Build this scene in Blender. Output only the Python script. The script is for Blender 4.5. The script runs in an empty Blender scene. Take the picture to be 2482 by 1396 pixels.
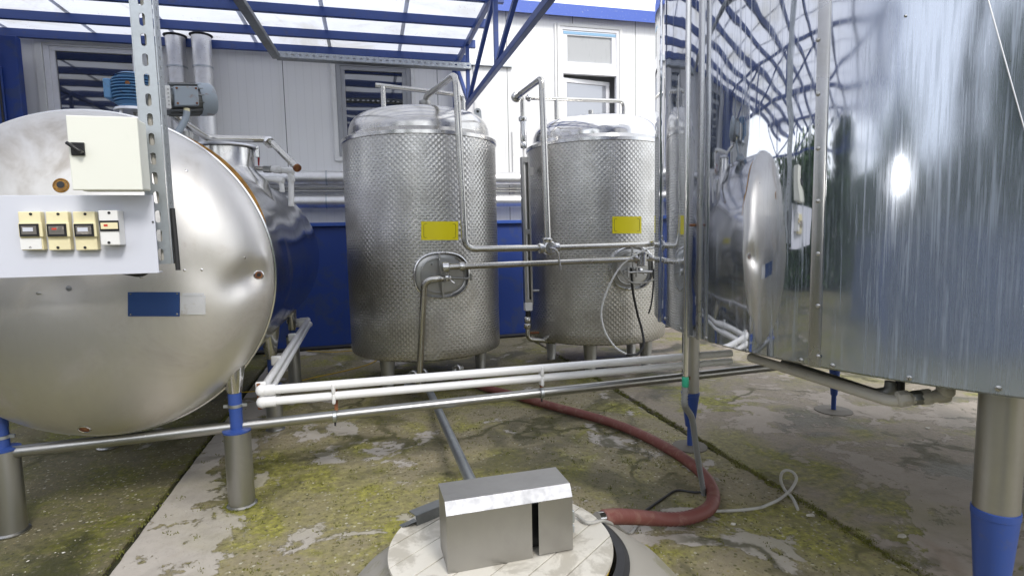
import bpy, math, random
from mathutils import Vector as V, Matrix
from mathutils.bvhtree import BVHTree
random.seed(7)
PI=math.pi; rad=math.radians
sc=bpy.context.scene; COL=sc.collection
# ---------------------------------------------------------------- camera
FPX=1350.0; W0,H0=2482,1396; PITCH=rad(5.37); ROLL=rad(1.2); CAM=V((0,0,1.6))
Fw=V((0,math.cos(PITCH),-math.sin(PITCH))); R0=V((1,0,0)); U0=V((0,math.sin(PITCH),math.cos(PITCH)))
Rt=R0*math.cos(ROLL)-U0*math.sin(ROLL); Up=U0*math.cos(ROLL)+R0*math.sin(ROLL)
cd=bpy.data.cameras.new('camera'); cam=bpy.data.objects.new('camera',cd); COL.objects.link(cam)
cam.matrix_world=Matrix(((Rt.x,Up.x,-Fw.x,0),(Rt.y,Up.y,-Fw.y,0),(Rt.z,Up.z,-Fw.z,1.6),(0,0,0,1)))
cd.sensor_width=36; cd.lens=36*FPX/W0; cd.clip_end=2000; cd.clip_start=.05; sc.camera=cam
def ray(px,py): return (Fw+Rt*((px-W0/2)/FPX)+Up*((H0/2-py)/FPX))
def A(px,py,D):                       # point at distance D in front (world y)
    d=ray(px,py); return CAM+d*(D/d.y)
def G(px,py,z=0):                     # point on a level plane
    d=ray(px,py); return CAM+d*((z-1.6)/d.z)
def PLN(px,py,P,n):
    d=ray(px,py); return CAM+d*((P-CAM).dot(n)/d.dot(n))
# site directions: everything stands turned some degrees from the lens
def yawdir(deg): c,s=math.cos(rad(deg)),math.sin(rad(deg)); return V((c,s,0)),V((-s,c,0))
L,AX=yawdir(14.7); Lw,Aw=yawdir(14.2); Z=V((0,0,1))
# ---------------------------------------------------------------- mesh builder
class MB:
    def __init__(s): s.v=[]; s.f=[]
    def add(s,vs,fs):
        n=len(s.v); s.v+= [V(p) for p in vs]; s.f+=[tuple(i+n for i in f) for f in fs]; return s
    def box(s,c,sz,ax=(V((1,0,0)),V((0,1,0)),Z)):
        x,y,z=[a*(d/2) for a,d in zip(ax,sz)]; c=V(c)
        p=[c+x*i+y*j+z*k for i in(-1,1) for j in(-1,1) for k in(-1,1)]
        return s.add(p,[(0,1,3,2),(4,6,7,5),(0,4,5,1),(2,3,7,6),(0,2,6,4),(1,5,7,3)])
    def bar(s,p,q,w,h,up=Z):
        p=V(p);q=V(q); d=(q-p); l=d.length; d=d/l; y=up.cross(d)
        if y.length<1e-4: y=V((1,0,0)).cross(d)
        y.normalize(); z=d.cross(y)
        return s.box((p+q)/2,(l,w,h),(d,y,z))
    def tube(s,pts,r,seg=14,bend=0,cap=True,n=7,closed=False,rf=None):
        pts=[V(p) for p in pts]
        if bend:
            o=[pts[0]]
            for i in range(1,len(pts)-1):
                a,b,c=pts[i-1],pts[i],pts[i+1]; u=(a-b); w=(c-b)
                if u.length<1e-5 or w.length<1e-5: continue
                e=min(bend,u.length*.48,w.length*.48); P=b+u.normalized()*e; Q=b+w.normalized()*e
                for k in range(n+1):
                    t=k/n; o.append(P*(1-t)**2+b*2*t*(1-t)+Q*t*t)
            o.append(pts[-1]); pts=o
        m=len(pts); T=[]
        for i in range(m):
            a=pts[max(i-1,0)]; b=pts[min(i+1,m-1)]; T.append((b-a).normalized())
        x=T[0].orthogonal().normalized(); vs=[]
        for i in range(m):
            x=(x-T[i]*x.dot(T[i])).normalized(); y=T[i].cross(x); rr=rf(i) if rf else r
            for k in range(seg):
                t=2*PI*k/seg; vs.append(pts[i]+(x*math.cos(t)+y*math.sin(t))*rr)
        fs=[(i*seg+k,i*seg+(k+1)%seg,(i+1)*seg+(k+1)%seg,(i+1)*seg+k) for i in range(m-1) for k in range(seg)]
        if cap: fs+=[tuple(range(seg))[::-1],tuple((m-1)*seg+k for k in range(seg))]
        return s.add(vs,fs)
    def lathe(s,prof,o,axis=Z,seg=32,ref=None,close=False):
        o=V(o); axis=V(axis).normalized(); x=(V(ref) if ref else axis.orthogonal()); x=(x-axis*x.dot(axis)).normalized(); y=axis.cross(x)
        vs=[]; n=len(prof)
        for r,h in prof:
            for k in range(seg):
                t=2*PI*k/seg; vs.append(o+axis*h+(x*math.cos(t)+y*math.sin(t))*max(r,1e-4))
        fs=[(i*seg+k,i*seg+(k+1)%seg,(i+1)*seg+(k+1)%seg,(i+1)*seg+k) for i in range(n-1) for k in range(seg)]
        if close:
            fs+=[tuple(range(seg))[::-1],tuple((n-1)*seg+k for k in range(seg))]
        return s.add(vs,fs)
    def cyl(s,p,q,r,seg=20,r2=None):
        p=V(p);q=V(q); return s.lathe([(r,0),(r if r2 is None else r2,(q-p).length)],p,q-p,seg,close=True)
    def prism(s,poly,h):              # poly: list of 3-D points, h: extrusion vector
        n=len(poly); h=V(h); poly=[V(p) for p in poly]
        return s.add(poly+[p+h for p in poly],[tuple(range(n))[::-1],tuple(range(n,2*n))]+[(i,(i+1)%n,n+(i+1)%n,n+i) for i in range(n)])
    def grid(s,rows):
        n=len(rows[0]); m=len(rows)
        return s.add([p for r in rows for p in r],[(i*n+k,i*n+k+1,(i+1)*n+k+1,(i+1)*n+k) for i in range(m-1) for k in range(n-1)])
    def ball(s,c,r,seg=16,sx=1,sz=1):
        return s.lathe([(r*math.sin(PI*i/10)*sx,-r*math.cos(PI*i/10)*sz) for i in range(11)],c,Z,seg)
    def slots(s,o,U,Vd,w,Ln,n,sw,sl,K=24):       # perforated strip, w wide along U, Ln long along Vd
        o=V(o); p=Ln/n
        for j in range(n):
            c=o+Vd*(p*(j+.5)); outer=[];inner=[]
            for k in range(K):
                t=2*PI*k/K+PI/K; cx,cy=math.cos(t),math.sin(t)
                m=min((w/2)/abs(cx) if abs(cx)>1e-6 else 9,(p/2)/abs(cy) if abs(cy)>1e-6 else 9)
                outer.append(c+U*(cx*m)+Vd*(cy*m))
                rr=sw/2; st=(sl-sw)/2; inner.append(c+U*(cx*rr)+Vd*(cy*rr+(st if cy>0 else -st)))
            for (a,b) in ((-1,-1),(1,-1),(1,1),(-1,1)):
                pass
            # pull nearest outer points to the corners
            for (a,b) in ((-1,-1),(1,-1),(1,1),(-1,1)):
                q=c+U*(a*w/2)+Vd*(b*p/2); i=min(range(K),key=lambda i:(outer[i]-q).length); outer[i]=q
            s.add(outer+inner,[(k,(k+1)%K,K+(k+1)%K,K+k) for k in range(K)])
        return s
    def bvh(s): return BVHTree.FromPolygons(s.v,s.f)
    def build(s,name,mat,parent=None,base=None,smooth=35,bevel=0,solid=0,mats=None):
        b=parent['_b'] if parent is not None else (V(base) if base is not None else V((0,0,0)))
        b=V(b); me=bpy.data.meshes.new(name); me.from_pydata([p-b for p in s.v],[],s.f); me.update()
        o=bpy.data.objects.new(name,me); COL.objects.link(o); me.materials.append(mat)
        if smooth:
            me.polygons.foreach_set('use_smooth',[True]*len(me.polygons)); me.set_sharp_from_angle(angle=rad(smooth))
        if parent is not None: o.parent=parent
        else: o.location=b
        o['_b']=tuple(b)
        if solid:
            m=o.modifiers.new('solid','SOLIDIFY'); m.thickness=solid; m.offset=0; es=o.modifiers.new('split','EDGE_SPLIT'); es.split_angle=rad(40)
        if bevel:
            m=o.modifiers.new('bevel','BEVEL'); m.width=bevel; m.segments=2; m.limit_method='ANGLE'
        return o
def thing(name,label,cat,base,group=None):
    o=bpy.data.objects.new(name,None); COL.objects.link(o); o.location=V(base); o['_b']=tuple(base); o.empty_display_size=.1
    return tag(o,label,cat,group)
def tag(o,label,cat,group=None,kind=None):
    if label: o['label']=label
    if cat: o['category']=cat
    if group: o['group']=group
    if kind: o['kind']=kind
    return o
def hit(bv,px,py):
    h=bv.ray_cast(CAM,ray(px,py).normalized()); return h[0],(h[1] if h[1] is None or h[1].dot(ray(px,py))<0 else -h[1])
def patch(bv,x0,y0,x1,y1,off,nx=10,ny=6,th=None):      # a thin plate that follows a curved surface
    rows=[];
    for j in range(ny+1):
        r=[]
        for i in range(nx+1):
            p,n=hit(bv,x0+(x1-x0)*i/nx,y0+(y1-y0)*j/ny); r.append(p+n*off)
        rows.append(r)
    return MB().grid(rows)
# ---------------------------------------------------------------- materials
def new(name):
    m=bpy.data.materials.new(name); m.use_nodes=True; nt=m.node_tree; b=nt.nodes['Principled BSDF']; return m,nt,b
class N:
    def __init__(s,nt): s.nt=nt
    def __call__(s,t,ins={},**kw):
        n=s.nt.nodes.new(t)
        for k,v in kw.items(): setattr(n,k,v)
        for k,v in ins.items():
            if hasattr(v,'is_linked') or isinstance(v,bpy.types.NodeSocket): s.nt.links.new(v,n.inputs[k])
            else: n.inputs[k].default_value=v
        return n
    def math(s,op,a,b=0.0,c=None,clamp=False):
        ins={0:a,1:b}
        if c is not None: ins[2]=c
        return s('ShaderNodeMath',ins,operation=op,use_clamp=clamp).outputs[0]
    def ramp(s,f,stops):
        n=s('ShaderNodeValToRGB',{0:f}); e=n.color_ramp.elements
        while len(e)<len(stops): e.new(.5)
        for x,(p,c) in zip(e,stops): x.position=p; x.color=tuple(c)+(1,) if len(c)==3 else c
        return n.outputs[0]
    def sm(s,f,a,b):                                   # smooth step
        return s('ShaderNodeMapRange',{0:f,1:a,2:b,3:0.0,4:1.0},interpolation_type='SMOOTHSTEP').outputs[0]
    def mix(s,f,a,b,mode='MIX'):
        return s('ShaderNodeMix',{0:f,6:a,7:b},data_type='RGBA',blend_type=mode).outputs[2]
    def noise(s,vec,scale,det=4,rough=.55,dist=0.0):
        return s('ShaderNodeTexNoise',{'Vector':vec,'Scale':scale,'Detail':det,'Roughness':rough,'Distortion':dist}).outputs['Fac']
    def coord(s,scale=(1,1,1),rot=(0,0,0),loc=(0,0,0),kind='Object'):
        t=s('ShaderNodeTexCoord').outputs[kind]
        return s('ShaderNodeMapping',{'Vector':t,'Scale':scale,'Rotation':rot,'Location':loc}).outputs[0]
def C4(c): return (c[0],c[1],c[2],1)
def bump(k,nt,b,h,st,dist=.01):
    n=k('ShaderNodeBump',{'Height':h,'Strength':st,'Distance':dist}); nt.links.new(n.outputs[0],b.inputs['Normal'])
def metal(name,col=(.62,.62,.61),rough=.3,var=.12,stretch=(1,1,1),sc_=6,bst=.05,dirt=(.30,.27,.22),dirt_amt=.35,spots=0.0,fine=60):
    m,nt,b=new(name); k=N(nt); c=k.coord(stretch)
    n1=k.noise(c,sc_,6,.6); n2=k.noise(c,fine,3,.6); c2=k.coord()
    n3=k.noise(c2,2.3,5,.6,.6)
    b.inputs['Metallic'].default_value=1
    f=k.math('MULTIPLY',k.sm(n3,.48,.75),dirt_amt)
    col_=k.mix(f,C4(col),C4(dirt)); col_=k.mix(k.math('MULTIPLY',k.sm(n1,.35,.7),.25),col_,C4([x*.72 for x in col]))
    if spots:
        s_=k('ShaderNodeTexVoronoi',{'Vector':c2,'Scale':55.0}).outputs['Distance']; s2=k.noise(c2,9,3)
        f2=k.math('MULTIPLY',k.math('LESS_THAN',s_,.16),k.math('MULTIPLY',k.sm(s2,.5,.6),spots))
        col_=k.mix(f2,col_,(.12,.07,.03,1))
    nt.links.new(col_,b.inputs['Base Color'])
    r=k.math('ADD',k.math('MULTIPLY_ADD',n1,var,rough-var*.5),k.math('MULTIPLY',f,.35),clamp=True)
    nt.links.new(r,b.inputs['Roughness']); bump(k,nt,b,n2,bst,.002)
    return m
def paint(name,col,rough=.45,wear=(.25,.2,.15),wear_amt=.25,bst=.05,metallic=0,scale=5,stretch=(1,1,1),thr=.56,spec=.5):
    m,nt,b=new(name); k=N(nt); c=k.coord(stretch)
    n1=k.noise(c,scale,6,.65,.4); n2=k.noise(k.coord(),60,3,.6); n3=k.noise(k.coord(),1.7,3)
    a=k.mix(k.math('MULTIPLY',k.sm(n1,thr,thr+.12),wear_amt),C4(col),C4(wear))
    a=k.mix(k.math('MULTIPLY',n3,.22),a,C4([x*.6 for x in col])); nt.links.new(a,b.inputs['Base Color'])
    nt.links.new(k.math('MULTIPLY_ADD',n1,.25,rough-.12),b.inputs['Roughness']); b.inputs['Metallic'].default_value=metallic
    b.inputs['Specular IOR Level'].default_value=spec
    bump(k,nt,b,n2,bst,.002); return m
M={}
M['blue']=paint('blue_paint',(.03,.07,.27),.42,(.10,.10,.12),.35,.1,scale=9)
M['bluewall']=paint('blue_wall_paint',(.012,.045,.24),.5,(.05,.07,.13),.5,.12,scale=3,thr=.5)
M['white']=paint('white_plastic',(.78,.78,.77),.4,(.5,.5,.47),.25,.04)
M['ppr']=paint('white_pipe_plastic',(.80,.80,.80),.35,(.45,.42,.36),.3,.03,scale=7)
M['pprdirty']=paint('aged_pipe_plastic',(.48,.46,.41),.45,(.2,.17,.12),.6,.05,scale=7)
M['steel']=metal('pipe_steel',(.56,.55,.52),.24,.08,sc_=5,dirt_amt=.25,bst=.02)
M['steelbright']=metal('bright_steel',(.66,.66,.66),.2,.1,sc_=8)
M['galv']=metal('galvanised_steel',(.50,.53,.55),.42,.22,sc_=28,bst=.15,dirt=(.3,.32,.34),dirt_amt=.4)
M['galvdark']=metal('dull_galvanised_steel',(.26,.27,.27),.5,.2,sc_=20,bst=.15,dirt_amt=.4)
M['legsteel']=metal('leg_steel',(.44,.44,.43),.36,.12,stretch=(1,1,.15),sc_=14,bst=.08,dirt_amt=.4)
M['duct']=metal('duct_sheet',(.76,.76,.76),.46,.14,sc_=9,dirt=(.35,.28,.22),dirt_amt=.35,spots=.9)
M['head']=metal('satin_head_steel',(.72,.70,.67),.46,.12,stretch=(1,1,.22),sc_=7,bst=.06,dirt=(.44,.39,.33),dirt_amt=.75,fine=90)
M['shellmirror']=metal('polished_shell_steel',(.50,.50,.52),.13,.08,sc_=4,bst=.04,dirt_amt=.25)
M['dome']=metal('dome_steel',(.62,.61,.59),.2,.12,stretch=(1,1,3),sc_=6,dirt_amt=.4)
M['domebright']=metal('bright_dome_steel',(.74,.73,.72),.12,.1,stretch=(1,1,3),sc_=5,dirt_amt=.25)
M['grey']=paint('grey_motor_paint',(.34,.39,.44),.45,(.3,.16,.08),.6,.1,scale=14)
M['motorblue']=paint('weathered_blue_paint',(.12,.28,.50),.5,(.12,.07,.04),.7,.25,scale=16,thr=.54)
M['dark']=paint('dark_rubber',(.02,.02,.022),.5,(.06,.06,.05),.3,.1)
M['black']=paint('black_plastic',(.012,.012,.014),.35,(.03,.03,.03),.2)
M['cream']=paint('cream_plastic',(.80,.73,.47),.4,(.5,.42,.25),.2)
M['cabinet']=paint('cabinet_enamel',(.78,.79,.72),.35,(.55,.58,.50),.25,scale=2.4)
M['panel']=paint('panel_sheet',(.60,.62,.70),.5,(.5,.52,.6),.3,scale=2)
M['rust']=paint('rust',(.16,.055,.025),.8,(.30,.13,.04),.7,.4,scale=20,thr=.45)
M['foam']=paint('old_foam',(.42,.22,.05),.9,(.2,.1,.03),.7,.8,scale=30,thr=.45)
M['redhose']=paint('red_hose_rubber',(.17,.055,.045),.6,(.24,.13,.10),.6,.15,scale=12,thr=.5)
M['conduit']=paint('grey_conduit',(.24,.25,.26),.45,(.16,.15,.13),.4)
M['cord']=paint('grey_cord',(.42,.41,.38),.6,(.2,.19,.15),.5,scale=25)
M['green']=paint('green_tape',(.02,.30,.18),.4,(.05,.2,.14),.3)
M['yellow']=paint('yellow_label',(.88,.76,.01),.35,(.7,.55,.02),.2)
M['yellowwire']=paint('yellow_wire',(.50,.33,.02),.5,(.2,.13,.02),.5)
M['navy']=paint('navy_plate',(.016,.055,.19),.4,(.04,.08,.2),.4,scale=4)
M['redlever']=paint('red_lever',(.35,.01,.01),.4,(.1,.01,.01),.3)
M['alplate']=metal('aluminium_plate',(.74,.75,.78),.4,.1,sc_=9,dirt=(.5,.45,.4),dirt_amt=.4,spots=.5)
M['screen']=paint('meter_screen',(.16,.15,.14),.15,(.4,.36,.33),.6,0,scale=30,thr=.5)
M['red']=paint('red_mark',(.6,.05,.03),.4,(.4,.05,.03),.2)
M['boxsteel']=metal('cover_box_steel',(.40,.39,.37),.42,.16,stretch=(1,1,.5),sc_=9,bst=.12,dirt=(.25,.22,.19),dirt_amt=.55)
M['chamfer']=metal('darkened_box_steel',(.27,.275,.29),.5,.25,sc_=24,bst=.25,dirt=(.16,.16,.17),dirt_amt=.7)  # box steel darkened for the chamfer, to offset the sky glare on it
M['bark']=paint('bark',(.08,.06,.045),.9,(.04,.03,.02),.6,.6,scale=18)
M['upvc']=paint('window_plastic',(.84,.84,.87),.35,(.5,.5,.5),.2,scale=3)
M['upvcgrey']=paint('grey_window_plastic',(.36,.37,.39),.4,(.25,.25,.26),.3,scale=3)
M['sky_film']=paint('blue_film',(.25,.45,.65),.4,(.5,.6,.7),.5,scale=20)
M['curtain']=paint('net_curtain',(.46,.47,.48),.8,(.36,.37,.38),.6,.1,scale=4,stretch=(6,6,1))
M['interior']=paint('room_interior',(.75,.76,.78),.8,(.6,.6,.62),.3,scale=2)
def leafmat(name,c1,c2):
    m,nt,b=new(name); k=N(nt); n=k.noise(k.coord(),1.1,4); r=k('ShaderNodeObjectInfo').outputs['Random']
    g=k('ShaderNodeNewGeometry').outputs['Random Per Island']
    nt.links.new(k.mix(k.math('MULTIPLY_ADD',n,.6,k.math('MULTIPLY',g,.4)),C4(c1),C4(c2)),b.inputs['Base Color'])
    b.inputs['Roughness'].default_value=.6; return m
M['leaf']=leafmat('leaves',(.02,.06,.015),(.08,.16,.04)); M['needle']=leafmat('needles',(.015,.045,.025),(.05,.10,.05))
def turned():                                      # engine-turned sheet: staggered overlapping polishing discs
    m,nt,b=new('engine_turned_steel'); k=N(nt); t=k('ShaderNodeTexCoord').outputs['Object']
    s=k('ShaderNodeSeparateXYZ',{0:t}); u=k.math('MULTIPLY',k.math('ARCTAN2',s.outputs[1],s.outputs[0]),.82*18.05); v=k.math('MULTIPLY',s.outputs[2],18.05)
    cb=k('ShaderNodeCombineXYZ',{0:k.math('ADD',u,v),1:k.math('SUBTRACT',v,u)}).outputs[0]
    vo=k('ShaderNodeTexVoronoi',{'Vector':cb,'Scale':1.0,'Randomness':0.04},voronoi_dimensions='2D')
    d=vo.outputs['Distance']; pos=vo.outputs['Position']
    # each disc is brushed round its centre: tilt of the reflection follows the angle
    df=k('ShaderNodeVectorMath',{0:cb,1:pos},operation='SUBTRACT'); sp=k('ShaderNodeSeparateXYZ',{0:df.outputs[0]})
    an=k.math('ARCTAN2',sp.outputs[1],sp.outputs[0]); wv=k.math('SINE',k.math('MULTIPLY',an,2.0))
    n1=k.noise(t,2.2,5,.6,.5); n2=k.noise(t,1.0,3,.5)
    b.inputs['Metallic'].default_value=1
    col=k.mix(k.sm(n1,.35,.75),(.66,.65,.63,1),(.48,.465,.44,1)); col=k.mix(k.math('MULTIPLY',k.sm(d,.36,.72),.45),col,(.24,.23,.22,1))
    nt.links.new(col,b.inputs['Base Color'])
    nt.links.new(k.math('ADD',k.math('MULTIPLY_ADD',wv,.07,.29),k.math('MULTIPLY',n1,.1)),b.inputs['Roughness'])
    h=k.math('ADD',k.math('MULTIPLY',d,-.8),k.math('MULTIPLY',wv,k.math('MULTIPLY',d,.45)))
    b1=k('ShaderNodeBump',{'Height':h,'Strength':.8,'Distance':.006})
    b2=k('ShaderNodeBump',{'Height':n2,'Strength':.25,'Distance':.08,'Normal':b1.outputs[0]})
    nt.links.new(b2.outputs[0],b.inputs['Normal']); return m
M['turned']=turned()
def mirror():                                      # polished cladding with dried water runs
    m,nt,b=new('polished_cladding'); k=N(nt)
    t=k('ShaderNodeTexCoord').outputs['Object']; s=k('ShaderNodeSeparateXYZ',{0:t})
    u=k.math('MULTIPLY',k.math('ARCTAN2',s.outputs[1],k.math('MULTIPLY',s.outputs[0],-1)),1.87); z=s.outputs[2]
    def uv(a,bb,o=0.0): return k('ShaderNodeCombineXYZ',{0:k.math('MULTIPLY',u,a),1:k.math('MULTIPLY',z,bb),2:o}).outputs[0]
    runs=k.noise(uv(26,.7),3.0,6,.62,.35); fine=k.noise(uv(60,1.6,3.0),2.0,4,.6,.2); cloud=k.noise(uv(1.3,.6,7.0),1.6,5,.65,.8)
    scr=k.noise(uv(9,9,5.),9.0,2,.7,.2)
    mk=k.math('MULTIPLY',k.sm(runs,.52,.66),k.sm(cloud,.38,.62))
    mk2=k.math('MULTIPLY',k.sm(fine,.52,.64),k.sm(cloud,.45,.65))
    film=k.math('MAXIMUM',mk,k.math('MULTIPLY',mk2,.7))
    b.inputs['Metallic'].default_value=1
    # right part of the sheet is duller: more film
    dull=k.sm(k.math('ADD',k.math('MULTIPLY',u,-1.0),k.math('MULTIPLY',k.noise(uv(.8,.5,11.),1.0,3,.5),.25)),1.14,1.42)
    nt.links.new(k.mix(dull,(.64,.65,.68,1),(.50,.54,.62,1)),b.inputs['Base Color'])
    r=k.math('ADD',k.math('ADD',.028,k.math('MULTIPLY',film,.10)),k.math('ADD',k.math('MULTIPLY',dull,.085),k.math('MULTIPLY',k.sm(scr,.6,.75),.03)))
    nt.links.new(r,b.inputs['Roughness'])
    wob=k.noise(uv(1.2,.7,2.),.9,2,.5,.3); wob2=k.noise(uv(2.5,1.3,9.),1.6,2,.5)
    hh=k.math('ADD',wob,k.math('MULTIPLY',wob2,.18))
    b1=k('ShaderNodeBump',{'Height':hh,'Strength':.6,'Distance':.026})
    nt.links.new(b1.outputs[0],b.inputs['Normal'])
    # chalky mineral film: mixed diffuse
    d=k('ShaderNodeBsdfDiffuse',{'Color':(.38,.44,.53,1)}); mx=k('ShaderNodeMixShader',{0:k.math('MULTIPLY_ADD',film,.24,k.math('MULTIPLY_ADD',dull,.20,.09)),1:b.outputs[0],2:d.outputs[0]})
    nt.links.new(mx.outputs[0],nt.nodes['Material Output'].inputs[0]); return m
M['mirror']=mirror()
def wallmat():
    m,nt,b=new('sandwich_panel'); k=N(nt); c=k.coord(rot=(0,0,-rad(14.2))); s=k('ShaderNodeSeparateXYZ',{0:c}); x=s.outputs[0]
    f=k.math('FRACT',k.math('MULTIPLY',k.math('ADD',x,50.35),1/1.15)); j=k.math('LESS_THAN',k.math('ABSOLUTE',k.math('SUBTRACT',f,.5)),.0045)
    g=k.math('FRACT',k.math('MULTIPLY',k.math('ADD',x,50.35),1/.115)); gr=k.sm(k.math('ABSOLUTE',k.math('SUBTRACT',g,.5)),.0,.10)
    n=k.noise(k.coord((1,1,.15)),3,5); n2=k.noise(k.coord(),1.2,4)
    col=k.mix(k.math('MULTIPLY',k.sm(n,.5,.8),.3),(.80,.80,.80,1),(.66,.65,.62,1)); col=k.mix(j,col,(.08,.08,.08,1))
    col=k.mix(k.math('MULTIPLY',k.math('SUBTRACT',1.0,gr),.09),col,(.3,.3,.3,1))
    nt.links.new(col,b.inputs['Base Color']); b.inputs['Roughness'].default_value=.42
    h=k.math('SUBTRACT',k.math('MULTIPLY',gr,.4),j); bump(k,nt,b,h,.3,.003); return m
M['wall']=wallmat()
def roofsheet():
    m,nt,b=new('translucent_roof_sheet'); k=N(nt); c=k.coord(rot=(0,0,-rad(14.2)))
    n=k.noise(c,.8,6,.65,1.0); sp=k('ShaderNodeTexVoronoi',{'Vector':k.coord((1,1,1)),'Scale':26.0}).outputs['Distance']; n2=k.noise(c,2.0,3)
    d=k.math('MULTIPLY',k.math('LESS_THAN',sp,.2),k.sm(n2,.53,.62)); st=k.noise(k.coord((5,.5,1),rot=(0,0,-rad(14.2))),1.5,5,.7,.6)
    col=k.mix(k.math('MULTIPLY',k.sm(n,.46,.68),.6),(.62,.64,.70,1),(.44,.43,.38,1)); col=k.mix(k.math('MULTIPLY',d,.6),col,(.30,.22,.14,1))
    col=k.mix(k.math('MULTIPLY',k.sm(st,.62,.72),.35),col,(.42,.34,.24,1))
    tr=k('ShaderNodeBsdfTranslucent',{'Color':col}); b.inputs['Roughness'].default_value=.3; nt.links.new(col,b.inputs['Base Color'])
    mx=k('ShaderNodeMixShader',{0:.22,1:tr.outputs[0],2:b.outputs[0]}); nt.links.new(mx.outputs[0],nt.nodes['Material Output'].inputs[0]); return m
M['roof']=roofsheet()
def glass(name,col,f=.35):
    m,nt,b=new(name); k=N(nt); b.inputs['Base Color'].default_value=C4(col); b.inputs['Roughness'].default_value=.08
    g=k('ShaderNodeBsdfGlossy',{'Color':(.9,.92,.95,1),'Roughness':.03}); n=k.noise(k.coord(),.9,2)
    bp=k('ShaderNodeBump',{'Height':n,'Strength':.2,'Distance':.02}); nt.links.new(bp.outputs[0],g.inputs['Normal'])
    mx=k('ShaderNodeMixShader',{0:f,1:b.outputs[0],2:g.outputs[0]}); nt.links.new(mx.outputs[0],nt.nodes['Material Output'].inputs[0]); return m
M['glass']=glass('dark_glazing',(.015,.017,.016),.17); M['glass2']=glass('pale_glazing',(.25,.26,.29),.2)
def concrete(name,base,skin,moss,moss_amt,skin_thr,agg,dark_amt,strip=None,seed=0.0,rotd=14.7):
    m,nt,b=new(name); k=N(nt); c=k.coord(rot=(0,0,-rad(rotd)),loc=(seed,seed*.7,0)); cc=k.coord(rot=(0,0,-rad(rotd)))
    big=k.noise(c,.55,5,.6,.4); mid=k.noise(c,1.7,7,.62,.8); fn=k.noise(c,22,5,.65); skn=k.noise(c,1.15,10,.68,.55); skn2=k.noise(c,4.2,6,.6,.3)
    drk=k.noise(c,.8,6,.6,1.2)
    # exposed aggregate: pebbles of several tones
    v1=k('ShaderNodeTexVoronoi',{'Vector':c,'Scale':44.0}); v2=k('ShaderNodeTexVoronoi',{'Vector':c,'Scale':90.0})
    rnd=k('ShaderNodeSeparateColor',{0:v1.outputs['Color']}); rnd2=k('ShaderNodeSeparateColor',{0:v2.outputs['Color']})
    peb=k.ramp(rnd.outputs[0],[(0,(.035,.033,.03)),(.35,(.12,.105,.07)),(.62,(.22,.17,.10)),(.85,(.30,.27,.21)),(1,(.55,.52,.45))])
    e1=k.math('MULTIPLY',k.math('LESS_THAN',v1.outputs['Distance'],.36),k.math('GREATER_THAN',rnd.outputs[1],.45))
    e2=k.math('MULTIPLY',k.math('LESS_THAN',v2.outputs['Distance'],.34),k.math('GREATER_THAN',rnd2.outputs[1],.55))
    ground=k.mix(fn,C4([x*.65 for x in base]),C4([x*1.25 for x in base]))
    mossf=k.math('MULTIPLY',k.math('ADD',k.math('MULTIPLY',k.sm(mid,.44,.62),k.sm(k.noise(c,.9,4,.6,.5),.36,.56)),k.math('MULTIPLY',k.sm(big,.50,.68),.6),clamp=True),moss_amt)
    mcol=k.ramp(fn,[(.3,[x*.55 for x in moss]),(.5,moss),(.72,[min(1,x*1.9) for x in moss])])
    g2=k.mix(mossf,ground,mcol)
    pebf=k.math('MULTIPLY',k.math('MAXIMUM',e1,k.math('MULTIPLY',e2,.6)),agg)
    g2=k.mix(pebf,g2,k.mix(.30,peb,mcol))
    # smooth cement skin left in flakes
    sv=k.math('ADD',k.math('MULTIPLY',skn,.75),k.math('MULTIPLY',skn2,.25))
    if strip:
        s=k('ShaderNodeSeparateXYZ',{0:cc}); sd=k.math('MULTIPLY',k.math('SUBTRACT',1.0,k.sm(s.outputs[0],strip[0],strip[1])),strip[2]); sv=k.math('ADD',sv,sd)
    skf=k.sm(k.math('ADD',sv,k.math('MULTIPLY',fn,.03)),skin_thr+.013,skin_thr+.032)
    skc=k.mix(k.noise(c,7,6,.7),C4([x*.78 for x in skin]),C4([x*1.16 for x in skin])); skc=k.mix(k.math('MULTIPLY',k.sm(big,.5,.7),.35),skc,C4(moss))
    rustf=k.math('MULTIPLY',k.sm(k.noise(c,.9,4,.6,.7),.60,.75),.45); skc=k.mix(rustf,skc,(.20,.12,.07,1))
    col=k.mix(skf,g2,skc)
    dk=k.math('MULTIPLY',k.sm(drk,.50,.62),k.math('MULTIPLY',k.math('SUBTRACT',1.0,k.math('MULTIPLY',skf,.6)),dark_amt)); col=k.mix(dk,col,(.035,.036,.014,1))
    wv_=k('ShaderNodeVectorMath',{0:c,1:k('ShaderNodeTexNoise',{'Vector':c,'Scale':2.2,'Detail':5.0}).outputs['Color']},operation='ADD').outputs[0]
    ce=k('ShaderNodeTexVoronoi',{'Vector':wv_,'Scale':.55},feature='DISTANCE_TO_EDGE').outputs['Distance']
    ck=k.math('MULTIPLY',k.math('SUBTRACT',1.0,k.sm(ce,.006,.03)),k.math('MULTIPLY',k.sm(k.noise(c,.7,3),.45,.6),.75)); col=k.mix(ck,col,(.05,.048,.012,1))
    nt.links.new(col,b.inputs['Base Color'])
    nt.links.new(k.math('SUBTRACT',k.math('MULTIPLY_ADD',fn,.2,.66),k.math('MULTIPLY',dk,.3)),b.inputs['Roughness'])
    b.inputs['Specular IOR Level'].default_value=.35
    h=k.math('ADD',k.math('MULTIPLY',skf,.6),k.math('ADD',k.math('MULTIPLY',pebf,.35),k.math('MULTIPLY',fn,k.math('MULTIPLY_ADD',skf,-.5,.6))))
    bump(k,nt,b,h,1.0,.012); return m
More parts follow.
